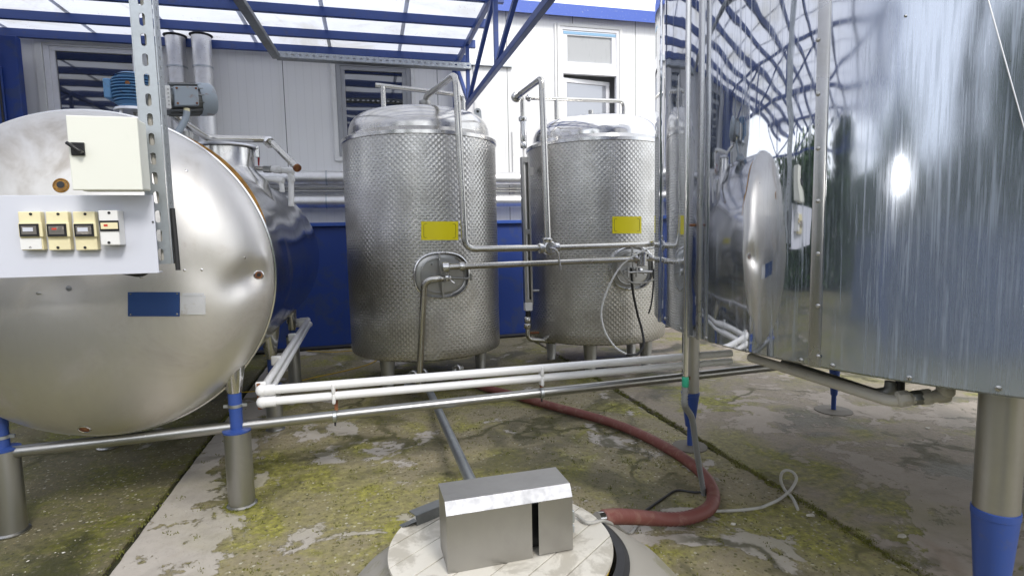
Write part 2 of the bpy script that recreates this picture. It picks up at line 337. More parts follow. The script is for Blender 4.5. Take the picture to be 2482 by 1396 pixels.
M['slabmid']=concrete('mossy_concrete',(.26,.225,.145),(.42,.385,.34),(.225,.215,.045),.92,.56,1,.6,strip=(-1.3,-.55,.12),seed=3.1)
M['slableft']=concrete('dark_mossy_concrete',(.13,.115,.065),(.28,.265,.22),(.11,.11,.018),.95,.59,1,.8,seed=8.4)
M['slabright']=concrete('stained_concrete',(.27,.23,.18),(.34,.295,.245),(.19,.185,.038),.95,.53,.35,.7,seed=14.7)
def soil():
    m,nt,b=new('dark_joint_soil'); k=N(nt); n=k.noise(k.coord(),14,6,.7); nt.links.new(k.ramp(n,[(.3,(.012,.012,.006)),(.55,(.03,.032,.01)),(.75,(.06,.065,.02))]),b.inputs['Base Color'])
    b.inputs['Roughness'].default_value=.9; bump(k,nt,b,n,1,.02); return m
M['soil']=soil()
M['collar']=paint('cement_collar',(.33,.31,.27),.8,(.20,.19,.10),.6,.5,scale=5,thr=.5)
M['boards']=paint('whitewashed_boards',(.62,.59,.52),.7,(.36,.33,.27),.75,.35,scale=6,thr=.48)
def pebm():
    m,nt,b=new('pebbles'); k=N(nt); g=k('ShaderNodeNewGeometry').outputs['Random Per Island']
    nt.links.new(k.ramp(g,[(0,(.05,.05,.045)),(.3,(.20,.17,.10)),(.6,(.28,.24,.15)),(.85,(.42,.38,.30)),(1,(.62,.6,.55))]),b.inputs['Base Color']); b.inputs['Roughness'].default_value=.7; return m
M['pebble']=pebm()
#=BODY=
def st(name,mb,mat,**kw):
    o=mb.build(name,mat,**kw); o['kind']='structure'; return o
def uvp(u,v,z=0,l=L,a=AX): return l*u+a*v+Z*z
# ================================================================ ground
g=MB(); g.add([(-300,-300,-.03),(300,-300,-.03),(300,300,-.03),(-300,300,-.03)],[(0,1,2,3)]); st('ground',g,M['soil'],smooth=0)
def slab(name,u0,u1,mat,top,v0=-9,v1=12,j0=0,j1=0,seed=1):
    r=random.Random(seed); mb=MB(); n=260
    def edge(u,jit):
        out=[]; w=0
        for i in range(n+1):
            v=v0+(v1-v0)*i/n; w=w*.7+r.uniform(-1,1)*jit*.5
            out.append((u+w+jit*.7*math.sin(v*1.3+seed)+(r.uniform(-1,1)*jit*.35),v))
        return out
    a=edge(u0,j0); b=edge(u1,j1)
    rows=[[uvp(p[0],p[1],-.06),uvp(p[0],p[1],top-.006),uvp(p[0]+.008,p[1],top),uvp(q[0]-.008,q[1],top),uvp(q[0],q[1],top-.006),uvp(q[0],q[1],-.06)] for p,q in zip(a,b)]
    mb.grid(rows); return st(name,mb,mat,smooth=30)
slab('concrete_floor_left',-12,-1.315,M['slableft'],-.004,j1=.006,seed=3)
slab('concrete_floor_middle',-1.275,2.415,M['slabmid'],0,j0=.008,j1=.016,seed=5)
slab('concrete_floor_right',2.45,14,M['slabright'],.004,j0=.014,seed=9)
gv=MB(); r=random.Random(11)
def pebble(p,s):
    a=r.uniform(0,PI); x=V((math.cos(a),math.sin(a),0))*s*r.uniform(.7,1.3); y=V((-math.sin(a),math.cos(a),0))*s*r.uniform(.5,1); z=Z*s*r.uniform(.25,.6)
    p=V(p); j=lambda:r.uniform(.75,1.2)
    vs=[p+x*j(),p+y*j(),p-x*j(),p-y*j(),p+(x+y)*.6*j(),p+(y-x)*.6*j(),p-(x+y)*.6*j(),p+(x-y)*.6*j(),p+z+x*.3*r.uniform(-1,1),p-z*.4]
    o=[0,4,1,5,2,6,3,7]
    gv.add(vs,[(o[i],o[(i+1)%8],8) for i in range(8)])
for i in range(5200):
    u=r.uniform(-4.2,2.4); v=1.0+6.5*r.random()**1.5; 
    if -1.32<u<-.75 and r.random()<.85: continue
    pebble(uvp(u,v,0.0),r.uniform(.0022,.0055)*(1.7 if r.random()<.12 else 1))
for i in range(420):                                   # loose grit by the hose and the joint
    c=G(1590+r.gauss(0,26),1085+r.gauss(0,22)); pebble(c,r.uniform(.004,.010))
for i in range(260):
    u=2.43+r.gauss(0,.05); v=1.5+5*r.random(); pebble(uvp(u,v,0.002),r.uniform(.003,.009))
for i in range(160): 
    c=G(r.uniform(1700,2450),r.uniform(930,1390)); pebble(c+Z*.004,r.uniform(.002,.007)*(1.6 if r.random()<.1 else 1))
tag(gv.build('gravel',M['pebble'],smooth=0),'small loose pebbles and grit scattered on the mossy concrete','gravel',kind='stuff')
ms=MB(); r=random.Random(21)
def tuft(c,n,sp):
    for _ in range(n):
        p=V(c)+V((r.gauss(0,sp),r.gauss(0,sp),0)); h=r.uniform(.004,.014); a=r.uniform(0,PI); w=V((math.cos(a),math.sin(a),0))*r.uniform(.002,.005)
        ms.add([p-w,p+w,p+V((r.gauss(0,.004),r.gauss(0,.004),h))],[(0,1,2)])
for i in range(520): tuft(uvp(r.choice((2.415,2.45))+r.gauss(0,.012),.8+6*r.random(),0),14,.010)
for i in range(160): tuft(uvp(-1.30+r.gauss(0,.012),1.2+5*r.random(),-.004),10,.010)
for i in range(500):
    u=r.uniform(-1.2,2.3); v=1.5+4*r.random(); tuft(uvp(u,v,0),10,.014)
for i in range(40): 
    a=r.uniform(0,2*PI); c=G(587,1222); tuft((c.x+.09*math.cos(a),c.y+.09*math.sin(a),0),16,.008)
M['moss']=leafmat('moss',(.06,.07,.01),(.20,.20,.03)); tag(ms.build('moss',M['moss'],smooth=0),'tufts of yellow green moss along the slab joints and over the floor','moss',kind='stuff')
for i,(px,py,lab) in enumerate([(1776,1273,'white chip of mortar on mossy concrete left of the slab joint'),(1966,1252,'white mortar chip lying beside the joint right of the looped cord'),(2185,1302,'pale flake on the brown slab halfway to the blue footed leg'),(2248,1040,'whitish flake lying under the big polished tank')]):
    mb=MB(); c=G(px,py)+Z*.006; s=.017+.006*(i%3)
    pts=[c+V((math.cos(t)*s*random.uniform(.6,1.3),math.sin(t)*s*random.uniform(.4,.8),0)) for t in [k*PI/3.5 for k in range(7)]]
    mb.prism(pts,(0.002,0,.007)); tag(mb.build('mortar_chip',M['boards'],smooth=0),lab,'debris','mortar chips on the floor')
# ================================================================ building behind
PW=V((-1.52,8.58,0)); OFF=.45; PWall=PW+Aw*OFF
def onw(px,py,off=0): return PLN(px,py,PWall-Aw*off,Aw)
B0=PWall+Lw*2
bld=thing('white_building','long white sandwich panel building with blue eaves behind the tanks','building',B0)
ztop=onw(1400,30).z
def wbox(mb,u0,u1,z0,z1,d0,d1):           # box on the wall; d = distance in front of it
    a=PWall+Lw*((u0+u1)/2)-Aw*((d0+d1)/2)+Z*((z0+z1)/2); return mb.box(a,(abs(u1-u0),abs(d1-d0),z1-z0),(Lw,Aw,Z))
def wu(px,py): p=onw(px,py)-PWall; return p.dot(Lw),p.z
# windows (cut as openings): list of (u0,u1,z0,z1)
w1=(wu(112,200)[0],wu(350,200)[0],wu(200,420)[1],wu(220,104)[1])
w2=(wu(818,270)[0],wu(998,270)[0],wu(850,383)[1],wu(900,152)[1])
w3=(wu(1358,170)[0],wu(1500,170)[0],wu(1440,330)[1]-.25,wu(1430,70)[1])
wins=[w1,w2,w3]
us=sorted([-9.0,13.0]+[x for w in wins for x in w[:2]]); mb=MB()
for a,b in zip(us,us[1:]):
    w=[x for x in wins if abs(x[0]-a)<1e-6 and abs(x[1]-b)<1e-6]
    if w: wbox(mb,a,b,0,w[0][2],0,-.1); wbox(mb,a,b,w[0][3],ztop,0,-.1)
    else: wbox(mb,a,b,0,ztop,0,-.1)
mb.build('wall',M['wall'],bld,smooth=0)
mb=MB(); wbox(mb,-9,13,ztop-.10,ztop+.02,.0,.14); 
prof=[PWall-Aw*.16+Z*(ztop-.14),PWall-Aw*.16+Z*(ztop+.05),PWall+Aw*.05+Z*(ztop+.12),PWall+Aw*.05+Z*(ztop-.0)]
mb2=MB(); mb2.prism([p-Lw*9 for p in prof],Lw*22); M['eaves']=paint('blue_eaves',(.055,.12,.50),.4,(.3,.35,.5),.5,scale=30,thr=.58)
mb2.build('eaves_fascia',M['eaves'],bld,smooth=0)
mb=MB(); wbox(mb,-9,13,ztop-.2,ztop-.1,-3,-.1); mb.prism([PWall+Z*(ztop-.1)-Lw*9,PWall+Z*(ztop+.1)-Lw*9,PWall+Z*(ztop+.25)-Lw*9+Aw*4,PWall+Z*(ztop-.1)-Lw*9+Aw*4],Lw*22)
mb.build('roof',M['wall'],bld,smooth=0)
mb=MB(); wbox(mb,-9,13,0,ztop-.3,-.5,-.55); wbox(mb,-9,13,1.0,1.1,-.1,-.5); mb.build('inner_wall',M['interior'],bld,smooth=0)
# flashings and corner strips
u_,z_=wu(1187,155); mb=MB(); wbox(mb,wu(1135,155)[0],wu(1240,155)[0],z_-.05,z_+.04,.003,.07); mb.build('flashing',M['galv'],bld,smooth=0)
for px,y0,y1,w in ((1348,58,300,.03),(1245,320,440,.03),(1158,160,460,.05),(1505,70,110,.02)):
    a=wu(px,y1); b=wu(px,y0); mb=MB(); wbox(mb,a[0]-w/2,a[0]+w/2,a[1],b[1],.003,.03); mb.build('cover_strip',M['white'],bld,smooth=0)
a=wu(1228,485);mb=MB(); wbox(mb,a[0]+.12,a[0]+.32,a[1]-.02,a[1]+.42,.003,.04); mb.build('wall_hatch',M['white'],bld,smooth=0,bevel=.004)
def frame(mb,u0,u1,z0,z1,t,d0,d1):
    wbox(mb,u0,u1,z0,z0+t,d0,d1); wbox(mb,u0,u1,z1-t,z1,d0,d1); wbox(mb,u0,u0+t,z0+t,z1-t,d0,d1); wbox(mb,u1-t,u1,z0+t,z1-t,d0,d1)
def window(w,fm,trim,side=True):
    u0,u1,z0,z1=w; mb=MB(); frame(mb,u0,u1,z0,z1,.07,.012,-.07); f=mb.build('window',fm,bld,smooth=0,bevel=.004)
    mb=MB(); frame(mb,u0+.071,u1-.071,z0+.071,z1-.071,.06,.0,-.06); mb.build('sash',fm,f,smooth=0,bevel=.004)
    mb=MB(); wbox(mb,u0+.125,u1-.125,z0+.125,z1-.125,-.028,-.040); mb.build('pane',M['glass'],f,smooth=0)
    mb=MB(); frame(mb,u0-trim,u1+trim,z0-trim*.8,z1+trim*.5,trim-.004,.001,.03); mb.build('trim',M['white'],f,smooth=0,bevel=.003)
    return f
window(w1,M['upvc'],.09); window(w2,M['upvcgrey'],.07)
# third window: curtained top light over an open lower sash
u0,u1,z0,z1=w3; zc=wu(1430,172)[1]; mb=MB(); frame(mb,u0,u1,z0,z1,.05,.012,-.07); wbox(mb,u0+.05,u1-.05,zc-.07,zc+.05,.01,-.068)
f=mb.build('window',M['upvc'],bld,smooth=0,bevel=.003)
mb=MB(); frame(mb,u0+.055,u1-.055,zc+.055,z1-.055,.075,.0,-.055); mb.build('sash',M['upvc'],f,smooth=0,bevel=.004)
mb=MB(); wbox(mb,u0+.128,u1-.128,zc+.128,z1-.128,-.03,-.036); mb.build('curtain',M['curtain'],f,smooth=0)
mb=MB(); wbox(mb,u0+.06,u1-.06,z1-.115,z1-.07,.006,.0005); mb.build('film',M['sky_film'],f,smooth=0)
# open sash leaning into the room, turned on its side hinge
hin=PWall+Lw*(u0+.06)-Aw*(-.07); d=(Lw*math.cos(.16)+Aw*math.sin(.16)).normalized(); dn=V((-d.y,d.x,0)); hh=(zc-.12-z0-.06); wd=(u1-u0)-.14
mb=MB(); c=hin+Z*(z0+.06)
for (a,b,cc,e) in ((0,wd,0,.07),(0,wd,hh-.07,hh),(0,.07,.07,hh-.07),(wd-.07,wd,.07,hh-.07)):
    mb.box(c+d*((a+b)/2)+Z*((cc+e)/2),(b-a,.05,e-cc),(d,dn,Z))
mb.build('sash',M['upvc'],f,smooth=0,bevel=.004)
mb=MB(); mb.box(c+d*(wd/2)+Z*(hh/2),(wd-.13,.01,hh-.13),(d,dn,Z)); mb.build('pane',M['glass2'],f,smooth=0)
mb=MB(); frame(mb,u0-.05,u1+.05,z0-.05,z1+.05,.046,.001,.025); mb.build('trim',M['white'],f,smooth=0)
# ================================================================ blue low wall, blue cabinet
zb=PLN(1240,537,PW,Aw).z
mb=MB(); mb.box(PW+Lw*1.0+Aw*.15+Z*(zb/2-.01),(12,.3,zb-.03),(Lw,Aw,Z))
bw=thing('blue_wall','low blue painted steel wall running behind the embossed tanks','low wall',PW+Lw)
mb.build('wall_sheet',M['bluewall'],bw,smooth=0)
mb=MB(); mb.box(PW+Lw*1.0+Aw*.13+Z*(zb-.005),(12.02,.40,.055),(Lw,Aw,Z)); M['bluecap']=paint('blue_cap_paint',(.03,.09,.38),.4,(.1,.15,.35),.4); mb.build('cap_rail',M['bluecap'],bw,smooth=0,bevel=.006)
pc=A(20,300,7.35); bc=thing('blue_cabinet','tall blue steel cabinet door at the far left under the canopy','cabinet',V((pc.x,pc.y,0)))
xr=A(42,200,7.35)-A(20,300,7.35); cen=V((pc.x,pc.y,0))+Lw*(xr.x-.55)
zt=A(20,84,7.35).z
mb=MB(); mb.box(cen+Aw*.06+Z*(zt/2),(1.1,.12,zt),(Lw,Aw,Z)); mb.build('body',M['bluewall'],bc,smooth=0,bevel=.01)
mb=MB(); mb.box(cen-Aw*.022-Lw*.05+Z*(zt-1.0),(.86,.03,1.2),(Lw,Aw,Z)); dd=mb.build('door',M['blue'],bc,smooth=0,bevel=.01)
mb=MB(); mb.tube([cen-Aw*.06+Lw*.36+Z*(zt-.2),cen-Aw*.06+Lw*.36+Z*(zt-1.2)],.012); mb.build('lock_rod',M['black'],dd)
# ================================================================ canopy
ZP=onw(560,110,.10).z; PT=A(1125,150,8.4); 
T0=PWall+Lw*((PT-PWall).dot(Lw))-Aw*.10; T0.z=0; tdir=-AX
can=thing('roof_canopy','blue steel canopy with translucent roof sheets over the left tank','canopy',T0)
uT=(T0-PWall).dot(Lw)
for i in range(11):
    off=.10+(0 if i==0 else .69+.81*(i-1)); ends=uT+.16+.02*i
    mb=MB(); wbox(mb,-15,ends,ZP-.06,ZP+.05,off-.03,off+.03); mb.build('purlin',M['blue'],can,smooth=0,bevel=.004)
def truss(base,nm,n=5,span=8.6):
    zt_=ZP-.09; zl=A(1130,255,8.35).z-.02; mb=MB(); P=lambda t,z: V((base.x,base.y,0))+tdir*t+Z*z
    tr=MB(); tr.bar(P(0,zt_),P(span,zt_),.06,.07); t_=tr.build('truss',M['blue'],can,smooth=0,bevel=.004)
    m=MB(); m.bar(P(0,zl-.0),P(span,zl),.06,.07); m.build('bottom_chord',M['blue'],t_,smooth=0,bevel=.004)
    ps=[.97+1.75*k for k in range(n)]
    for k,p in enumerate(ps):
        m=MB(); m.bar(P(p,zl+.035),P(p,zt_-.035),.05,.05,up=tdir); m.build('upright',M['blue'],t_,smooth=0)
        q=(ps[k+1] if k+1<n else span)
        m=MB(); m.bar(P(p+.04,zl+.04),P(q-.04,zt_-.04),.045,.05); m.build('diagonal',M['blue'],t_,smooth=0)
    m=MB(); m.bar(P(.05,zt_-.06),P(.93,zl+.04),.045,.05); m.build('diagonal',M['blue'],t_,smooth=0)
truss(T0,'r'); truss(T0-Lw*6.6,'l'); truss(T0-Lw*13,'f')
for k in range(2):
    c=T0-Lw*(.02+6.6*k); mb=MB(); mb.box(c+Z*(ZP/2-.07),(.09,.09,ZP-.14),(L,AX,Z)); mb.build('post',M['blue'],can,smooth=0,bevel=.006)
    c=c+tdir*8.5+L*.0; mb=MB(); mb.box(c+Z*(ZP/2-.07),(.09,.09,ZP-.14),(L,AX,Z)); mb.build('post',M['blue'],can,smooth=0,bevel=.006)
M['joint']=roofsheet(); M['joint'].name='joint_strip'
# roof sheets, with the holes left for the ducts covered by their collars
for i in range(15):
    a=uT+.14-1.02*(i+1)+.01; b=a+1.03; z=ZP+.056+ (.004 if i%2 else 0)
    rows=[[PWall+Lw*(a+(b-a)*s)-Aw*(o)+Z*(z) for s in (0,.5,1)] for o in (-.0,2,4,6,8.6)]
    MB().grid(rows).build('roof_sheet',M['roof'],can,smooth=0)
for px0,py0,px1,py1 in ((470,0,540,100),):
    pass
for i in range(14):                                     # joint strips of the roof sheets
    u=uT+.14-1.02*(i+1); mb=MB(); wbox(mb,u-.025,u+.025,ZP+.0505,ZP+.0555,0,8.6); mb.build('joint_strip',M['joint'],can,smooth=0)
# ================================================================ cable tray
ct=thing('cable_tray','galvanised perforated cable tray hung in an L under the blue purlins','cable tray',onw(900,150,1.0))
d0=7.5; pa=A(668,131,d0); zt=pa.z; pb_=pa+Lw*((PLN(1142,160,pa,Aw)-pa).dot(Lw)); pb_=PLN(1142,160,pa,Aw)
mb=MB(); ll=(pb_-pa).length; dirr=(pb_-pa).normalized(); n_=int(ll/.085)
mb.slots(pa-Z*.0,Z,dirr,.075,ll,n_,.018,.040,K=16)
# slot strip front (upright) and floor of the tray
s1=mb.build('tray_side',M['galv'],ct,smooth=0,solid=.002)
mb=MB(); mb.box((pa+pb_)/2+Aw*.06-Z*.042,(ll,.12,.012),(dirr,Aw,Z)); mb.build('tray_floor',M['galvdark'],ct,smooth=0)
q=A(583,0,7.5*(zt-1.6)/(A(583,0,7.5).z-1.6)); q2=pa+(q-pa)*2.2
mb=MB(); mb.bar(pa+Aw*.06-Z*.02,q2+Z*0-Z*.02,.10,.06); mb.build('tray_branch',M['galvdark'],ct,smooth=0,bevel=.006)
# ================================================================ ducts on the wall
def duct(name,pts,r,label,rings,mat='duct',cat='duct',grp=None,bend=.3):
    t=thing(name,label,cat,pts[0],grp); MB().tube(pts,r,28,bend=bend,n=10).build('casing',M[mat],t)
    for a,b in rings:
        a=V(a); d=V(b).normalized(); mb=MB(); mb.cyl(a-d*.012,a+d*.012,r+.006,28); mb.build('joint_ring',M['galv'],t)
    return t
def atw(px,py,off): return onw(px,py,off)
p1=atw(800,432,.22); p2=atw(800,489,.22)
for nm,p,xl,lab in (('u',p1,-3.05,'upper horizontal aluminium clad duct along the white wall'),('l',p2,-2.9,'lower horizontal aluminium clad duct just above the blue wall')):
    zz=p.z; q0=PWall-Aw*.22+Lw*((p-PWall).dot(Lw)-2.6)+Z*zz; q0.z=zz; q1=q0+Lw*9.5
    duct('wall_duct',[q0,q1],.105 if nm=='u' else .10,lab,[(q0+Lw*x,Lw) for x in (1.35,2.55,3.9,5.6,7.4)],grp='ducts running along the wall')
for k,(py,lab) in enumerate(((457,'thin grey pipe between the two wall ducts, upper of the pair'),(464,'thin grey pipe between the two wall ducts, lower of the pair'))):
    p=atw(780,py,.12); q0=p-Lw*.75; q1=p+Lw*6; t=thing('wall_pipe',lab,'pipe',q0,'thin pipes between the wall ducts'); MB().tube([q0,q1],.018,10).build('tube',M['legsteel'],t)
for px,pyb,lab in ((424,260,'vertical aluminium flue nearer the slotted post, passing through the roof'),(487,330,'vertical aluminium flue with a joint ring, right of its twin')):
    top=A(px,88,8.05); top=V((top.x,top.y,ZP+.5)); b=V((top.x,top.y,p1.z-.1)); t=duct('vertical_flue',[b,top],.125,lab,[(V((top.x,top.y,A(px,165,8.05).z)),Z)],grp='flues through the canopy roof')
    mb=MB(); mb.lathe([(.127,-.02),(.15,-.004),(.15,.004),(.127,.005)],V((top.x,top.y,ZP+.045)),Z,28); mb.build('roof_collar',M['dark'],t)
# ================================================================ horizontal tank on the left
RC=V((-2.305,3.13,1.42)); RR=.905
tk=thing('horizontal_tank','large horizontal stainless tank with domed end and slotted post in front','tank',V((RC.x,RC.y,0)))
prof=[(RR,.0),(RR*.998,-.02)]+[(RR*max(0,1-(i/44)**1.0)**0.0*0+RR*r_,-.34*(1-r_**3.0)**(1/2.0)) for i,r_ in [(i,math.cos(PI/2*i/44)) for i in range(2,45)]]
head=MB().lathe(prof,RC,AX,160,ref=L)
# dents and puckers pressed into the sheet
hb=head.bvh()
for px,py,sr,dp in ((618,668,.075,.046),(575,685,.075,.022),(638,630,.05,-.014),(500,655,.12,.012),(140,690,.10,.012),(560,700,.10,.008)):
    c,nn=hit(hb,px,py)
    for i,p in enumerate(head.v):
        d2=(p-c).length; 
        if d2<sr*3: head.v[i]=p-nn*dp*math.exp(-(d2/sr)**2)
hb=head.bvh(); head.build('domed_end',M['head'],tk,smooth=60)
sh=MB().lathe([(RR*.985,.012),(RR*.985,3.6)],RC,AX,128,ref=L)
rp=[(RR*.985,3.6)]+[(RR*.985*math.cos(PI/2*i/16),3.6+.34*math.sin(PI/2*i/16)) for i in range(1,17)]
sh.lathe(rp,RC,AX,128,ref=L)
for i,p in enumerate(sh.v):                            # the thin cladding is buckled
    q=p-RC; s=q.dot(AX); w=q-AX*s
    a=math.atan2(w.z,w.dot(L)); sh.v[i]=p
sh=MB(); rows=[]
for j in range(61):
    s=.012+3.588*j/60; row=[]
    for i in range(161):
        a=2*PI*i/160; e=.006*math.sin(a*5+s*2.1)*math.sin(s*1.9+.4)+.003*math.sin(a*9-s*3.7); e*=min(1,s*2,(3.6-s)*2)
        row.append(RC+AX*s+(L*math.cos(a)+Z*math.sin(a))*(RR*.985+e))
    rows.append(row)
sh.grid(rows); sh.lathe(rp,RC,AX,160,ref=L); shb=sh.bvh(); sh.build('shell',M['shellmirror'],tk,smooth=60)
mb=MB(); mb.lathe([(RR+.001,-.012),(RR+.010,-.010),(RR+.010,.018),(RR*.98,.02)],RC,AX,160,ref=L); mb.build('end_ring',M['steelbright'],tk)
mb=MB(); rows=[]
for i in range(31):
    a=rad(18)+rad(42)*i/30; w=.010*math.sin(PI*i/30); e=L*math.cos(a)+Z*math.sin(a); w*=1.9; rows.append([RC+AX*.014+e*(RR+.002),RC+AX*.019+e*(RR+.010+w),RC+AX*.03+e*(RR+.010+w),RC+AX*(.06)+e*(RR-.006)])
mb.grid(rows).build('insulation_gap',M['foam'],tk)
if 0: pass
def onhead(name,x0,y0,x1,y1,mat,off=.004,nx=10,ny=6,par=tk,th=.003):
    return patch(hb,x0,y0,x1,y1,off,nx,ny).build(name,mat,par,smooth=40,solid=th)
npl=onhead('name_plate',311,708,436,766,M['navy'],.006); 
M['tinplate']=paint('pale_tin_plate',(.62,.63,.66),.4,(.40,.36,.30),.5,scale=20,metallic=.4); dp_=onhead('data_plate',437,716,498,762,M['tinplate'],.006); onhead('plate_tab',442,710,494,716,M['tinplate'],.0085,6,2,par=dp_)
for px,py in ((318,712),(430,711),(318,761),(430,760)):
    c,nn=hit(hb,px,py); mb=MB(); mb.cyl(c+nn*.007,c+nn*.011,.004,10); mb.build('rivet',M['steelbright'],npl)
for px,py,r_,mm in ((627,667,.020,'rust'),(205,1040,.024,'rust'),(148,450,.028,'foam')):
    c,nn=hit(hb,px,py); mb=MB(); mb.lathe([(r_,.0),(r_+.004,.005),(r_+.009,.001)],c,nn,24); pr=mb.build('port',M['steelbright'] if mm=='rust' else M[mm],tk)
    mb=MB(); mb.lathe([(r_,.003),(r_*.8,.0035),(0,.004)],c,nn,24); pl=mb.build('port_liner',M['foam'] if px==148 else M['rust'],pr)
    mb=MB(); mb.lathe([(r_*.62,.0046),(0,.005)],c+Z*r_*.12,nn,20); mb.build('port_dark_disc',M['black'],pr)  # black disc laid on for the shaded inside of the hole
for px,py in ((593,625),(447,655),(489,654),(342,672),(452,414)):
    c,nn=hit(hb,px,py); mb=MB(); mb.lathe([(.007,0),(.006,.004),(0,.005)],c,nn,12); mb.build('rivet',M['steelbright'],tk)
for px,py,s in ((92,711,5),(97,711,4),(167,699,9)):
    c,nn=hit(hb,px,py); mb=MB(); mb.lathe([(.0016*s,.001),(0,.0025)],c,nn,10); mb.build('pock_mark',M['legsteel'],tk)
_c=MB(); _c.add(head.v,head.f); _c.add(sh.v,sh.f); TB=_c.bvh()
def tleg(foot,zs,cone_top,blue_top,rb=.075,ro=.036,hole=True,rc=.085):
    f=V((foot.x,foot.y,0)); lg=MB().lathe([(rb+.012,0),(rb+.012,.006),(rb,.014),(rb,zs),(rb*.2,zs+.001)],f,Z,36).build('leg',M['legsteel'],tk)
    MB().lathe([(rb+.004,zs+.001),(rb+.006,zs+.012),(ro,zs+.02)],f,Z,32).build('leg_collar',M['blue'],lg)
    MB().lathe([(ro,zs+.018),(ro,zs+.13),(ro+.002,zs+.13),(ro+.002,blue_top)],f,Z,28).build('blue_tube',M['blue'],lg)
    m=MB(); m.lathe([(ro+.005,blue_top-.01),(ro+.008,blue_top),(rc,cone_top)],f,Z,28)
    for i in range(56,84):
        p=m.v[i]; h=TB.ray_cast(V((p.x,p.y,.05)),Z)[0]
        if h is None or h.z>cone_top+.25: h=V((0,0,cone_top))
        p.z=max(blue_top+.02,h.z+.004); q=m.v[i-28]; w=(p.z-blue_top)/(cone_top-blue_top); w=min(1,max(.2,w)); e=V((p.x-f.x,p.y-f.y,0)); p.x=f.x+e.x*(.45+.55*w); p.y=f.y+e.y*(.45+.55*w)
    m.build('leg_cone',M['steelbright'],lg)
    return lg
F1=G(28,1288); F2=G(587,1222); F3=G(668,1040); F4=G(262,1083); F5=G(716,935)
l1=tleg(F1,A(28,1090,F1.y).z,.95,.78); l2=tleg(F2,A(580,1045,F2.y).z,A(590,880,F2.y).z+.1,A(580,946,F2.y).z)
z3=A(668,935,F3.y).z; tleg(F3,z3,.86,.62,.066,.032); tleg(F4,.34,.86,.62,.066,.032); tleg(F5,A(712,815,F5.y).z+.0,.95,A(710,797,F5.y).z,.066,.032,rc=.075)
F6=F5-L*1.2; tleg(F6,.34,.9,.62,.066,.032)
for F,py in ((F2,982),(F1,1058)):
    c=V((F.x,F.y,A(580 if F is F2 else 10,py,F.y).z)); mb=MB(); mb.lathe([(.0385,-.010),(.042,-.008),(.042,.008),(.0385,.010)],c,Z,28); mb.box(c+L*.05,(.03,.012,.018),(L,AX,Z)); mb.box(c-L*.05,(.03,.012,.018),(L,AX,Z)); mb.build('clamp',M['galv'],l2 if F is F2 else l1)
# manhole neck on top of the tank
nk=A(550,410,4.55); nk.z=0; nk=V((nk.x,nk.y,0)); zn0=A(562,425,nk.y).z; zn1=A(562,358,nk.y).z
mh=MB().lathe([(.36,zn0-.25),(.30,zn0-.05),(.215,zn0+.04),(.205,zn0+.06),(.205,zn1)],nk,Z,48).build('manhole_neck',M['dome'],tk)
mb=MB(); mb.lathe([(.232,zn1-.008),(.236,zn1),(.232,zn1+.012),(.15,zn1+.028),(0,zn1+.035)],nk,Z,48); mb.build('manhole_lid',M['alplate'],mh)
mb=MB(); cc=nk+Z*zn1+L*.235; mb.box(cc-Z*.03,(.03,.04,.09),(L,AX,Z)); mb.cyl(cc+AX*.03,cc-AX*.03,.011,10); mb.build('lid_latch',M['steelbright'],mh,bevel=.003)
# black seal line and stub ports
c0=A(545,352,nk.y-.1)
pts=[]
for px,py in ((548,397),(575,402),(600,412),(622,430),(650,450),(680,472)):
    h=shb.ray_cast(CAM,ray(px,py).normalized()); 
    if h[0]: pts.append(h[0]+V((0,-.01,.006)))
if len(pts)>2: MB().tube(pts,.007,8).build('black_cable',M['dark'],tk)
for px,pyt,D,rr_,h_ in ((452,320,4.2,.035,.25),(461,322,4.2,.02,.25)):
    p=A(px,pyt,D); MB().cyl(p-Z*h_,p,rr_,20).build('stub_pipe',M['legsteel'],tk)
# safety pipe above the tank
pp=[A(405,262,4.1),A(432,290,4.15),A(504,336,4.5),A(640,338,4.75),A(658,345,4.75),A(720,407,4.5)]
t=thing('vent_pipe','crooked steel vent pipe with unions above the manhole of the horizontal tank','pipe',pp[2])
MB().tube(pp,.028,16,bend=.06).build('tube',M['steel'],t)
for a,b,r_ in ((pp[4]-V((.02,0,0)),pp[5],.046),):
    d=(V(b)-V(a)).normalized(); MB().cyl(V(a)-d*.02,V(a)+d*.02,r_,8).build('union_nut',M['steelbright'],t)
d=(pp[5]-pp[4]).normalized(); MB().cyl(pp[5]-d*.005,pp[5]+d*.012,.032,16).build('end_cap',M['rust'],t)
pd=V((pp[2].x,pp[2].y,A(500,375,pp[2].y).z)); MB().cyl(pd,pp[2]-V((.0,0,.01)),.026,16).build('riser',M['steel'],t); MB().lathe([(.055,-.02),(.06,-.01),(.06,.02),(.03,.03)],pd,Z,8).build('riser_nut',M['steel'],t)
# small valve manifold with white pipes
v0=A(618,408,4.75); t=thing('ball_valve','small brass ball valve with red lever beside the manhole','valve',v0)
MB().tube([v0,A(655,410,4.75)],.018,12).build('body',M['steel'],t); MB().tube([A(627,402,4.75),A(627,380,4.75)],.008,8,rf=lambda i:.006+.004*i).build('lever',M['redlever'],t)
MB().cyl(A(640,410,4.75),A(657,411,4.75),.03,8).build('union_nut',M['legsteel'],t)
t=thing('water_pipe','white plastic pipe dropping from the red levered valve','pipe',v0,'white plastic pipes on the left tank')
MB().tube([A(658,411,4.75),A(705,415,4.75),A(706,500,4.75)],.024,14,bend=.05).build('tube',M['ppr'],t)
for a,b in (((664,411),(682,413)),((696,414),(712,416)),((706,428),(706,440))): MB().cyl(A(*a,4.75),A(*b,4.75),.031,14).build('fitting',M['ppr'],t)
t=thing('water_pipe','short white plastic pipe elbow below the other one beside the manhole','pipe',A(640,435,4.7),'white plastic pipes on the left tank')
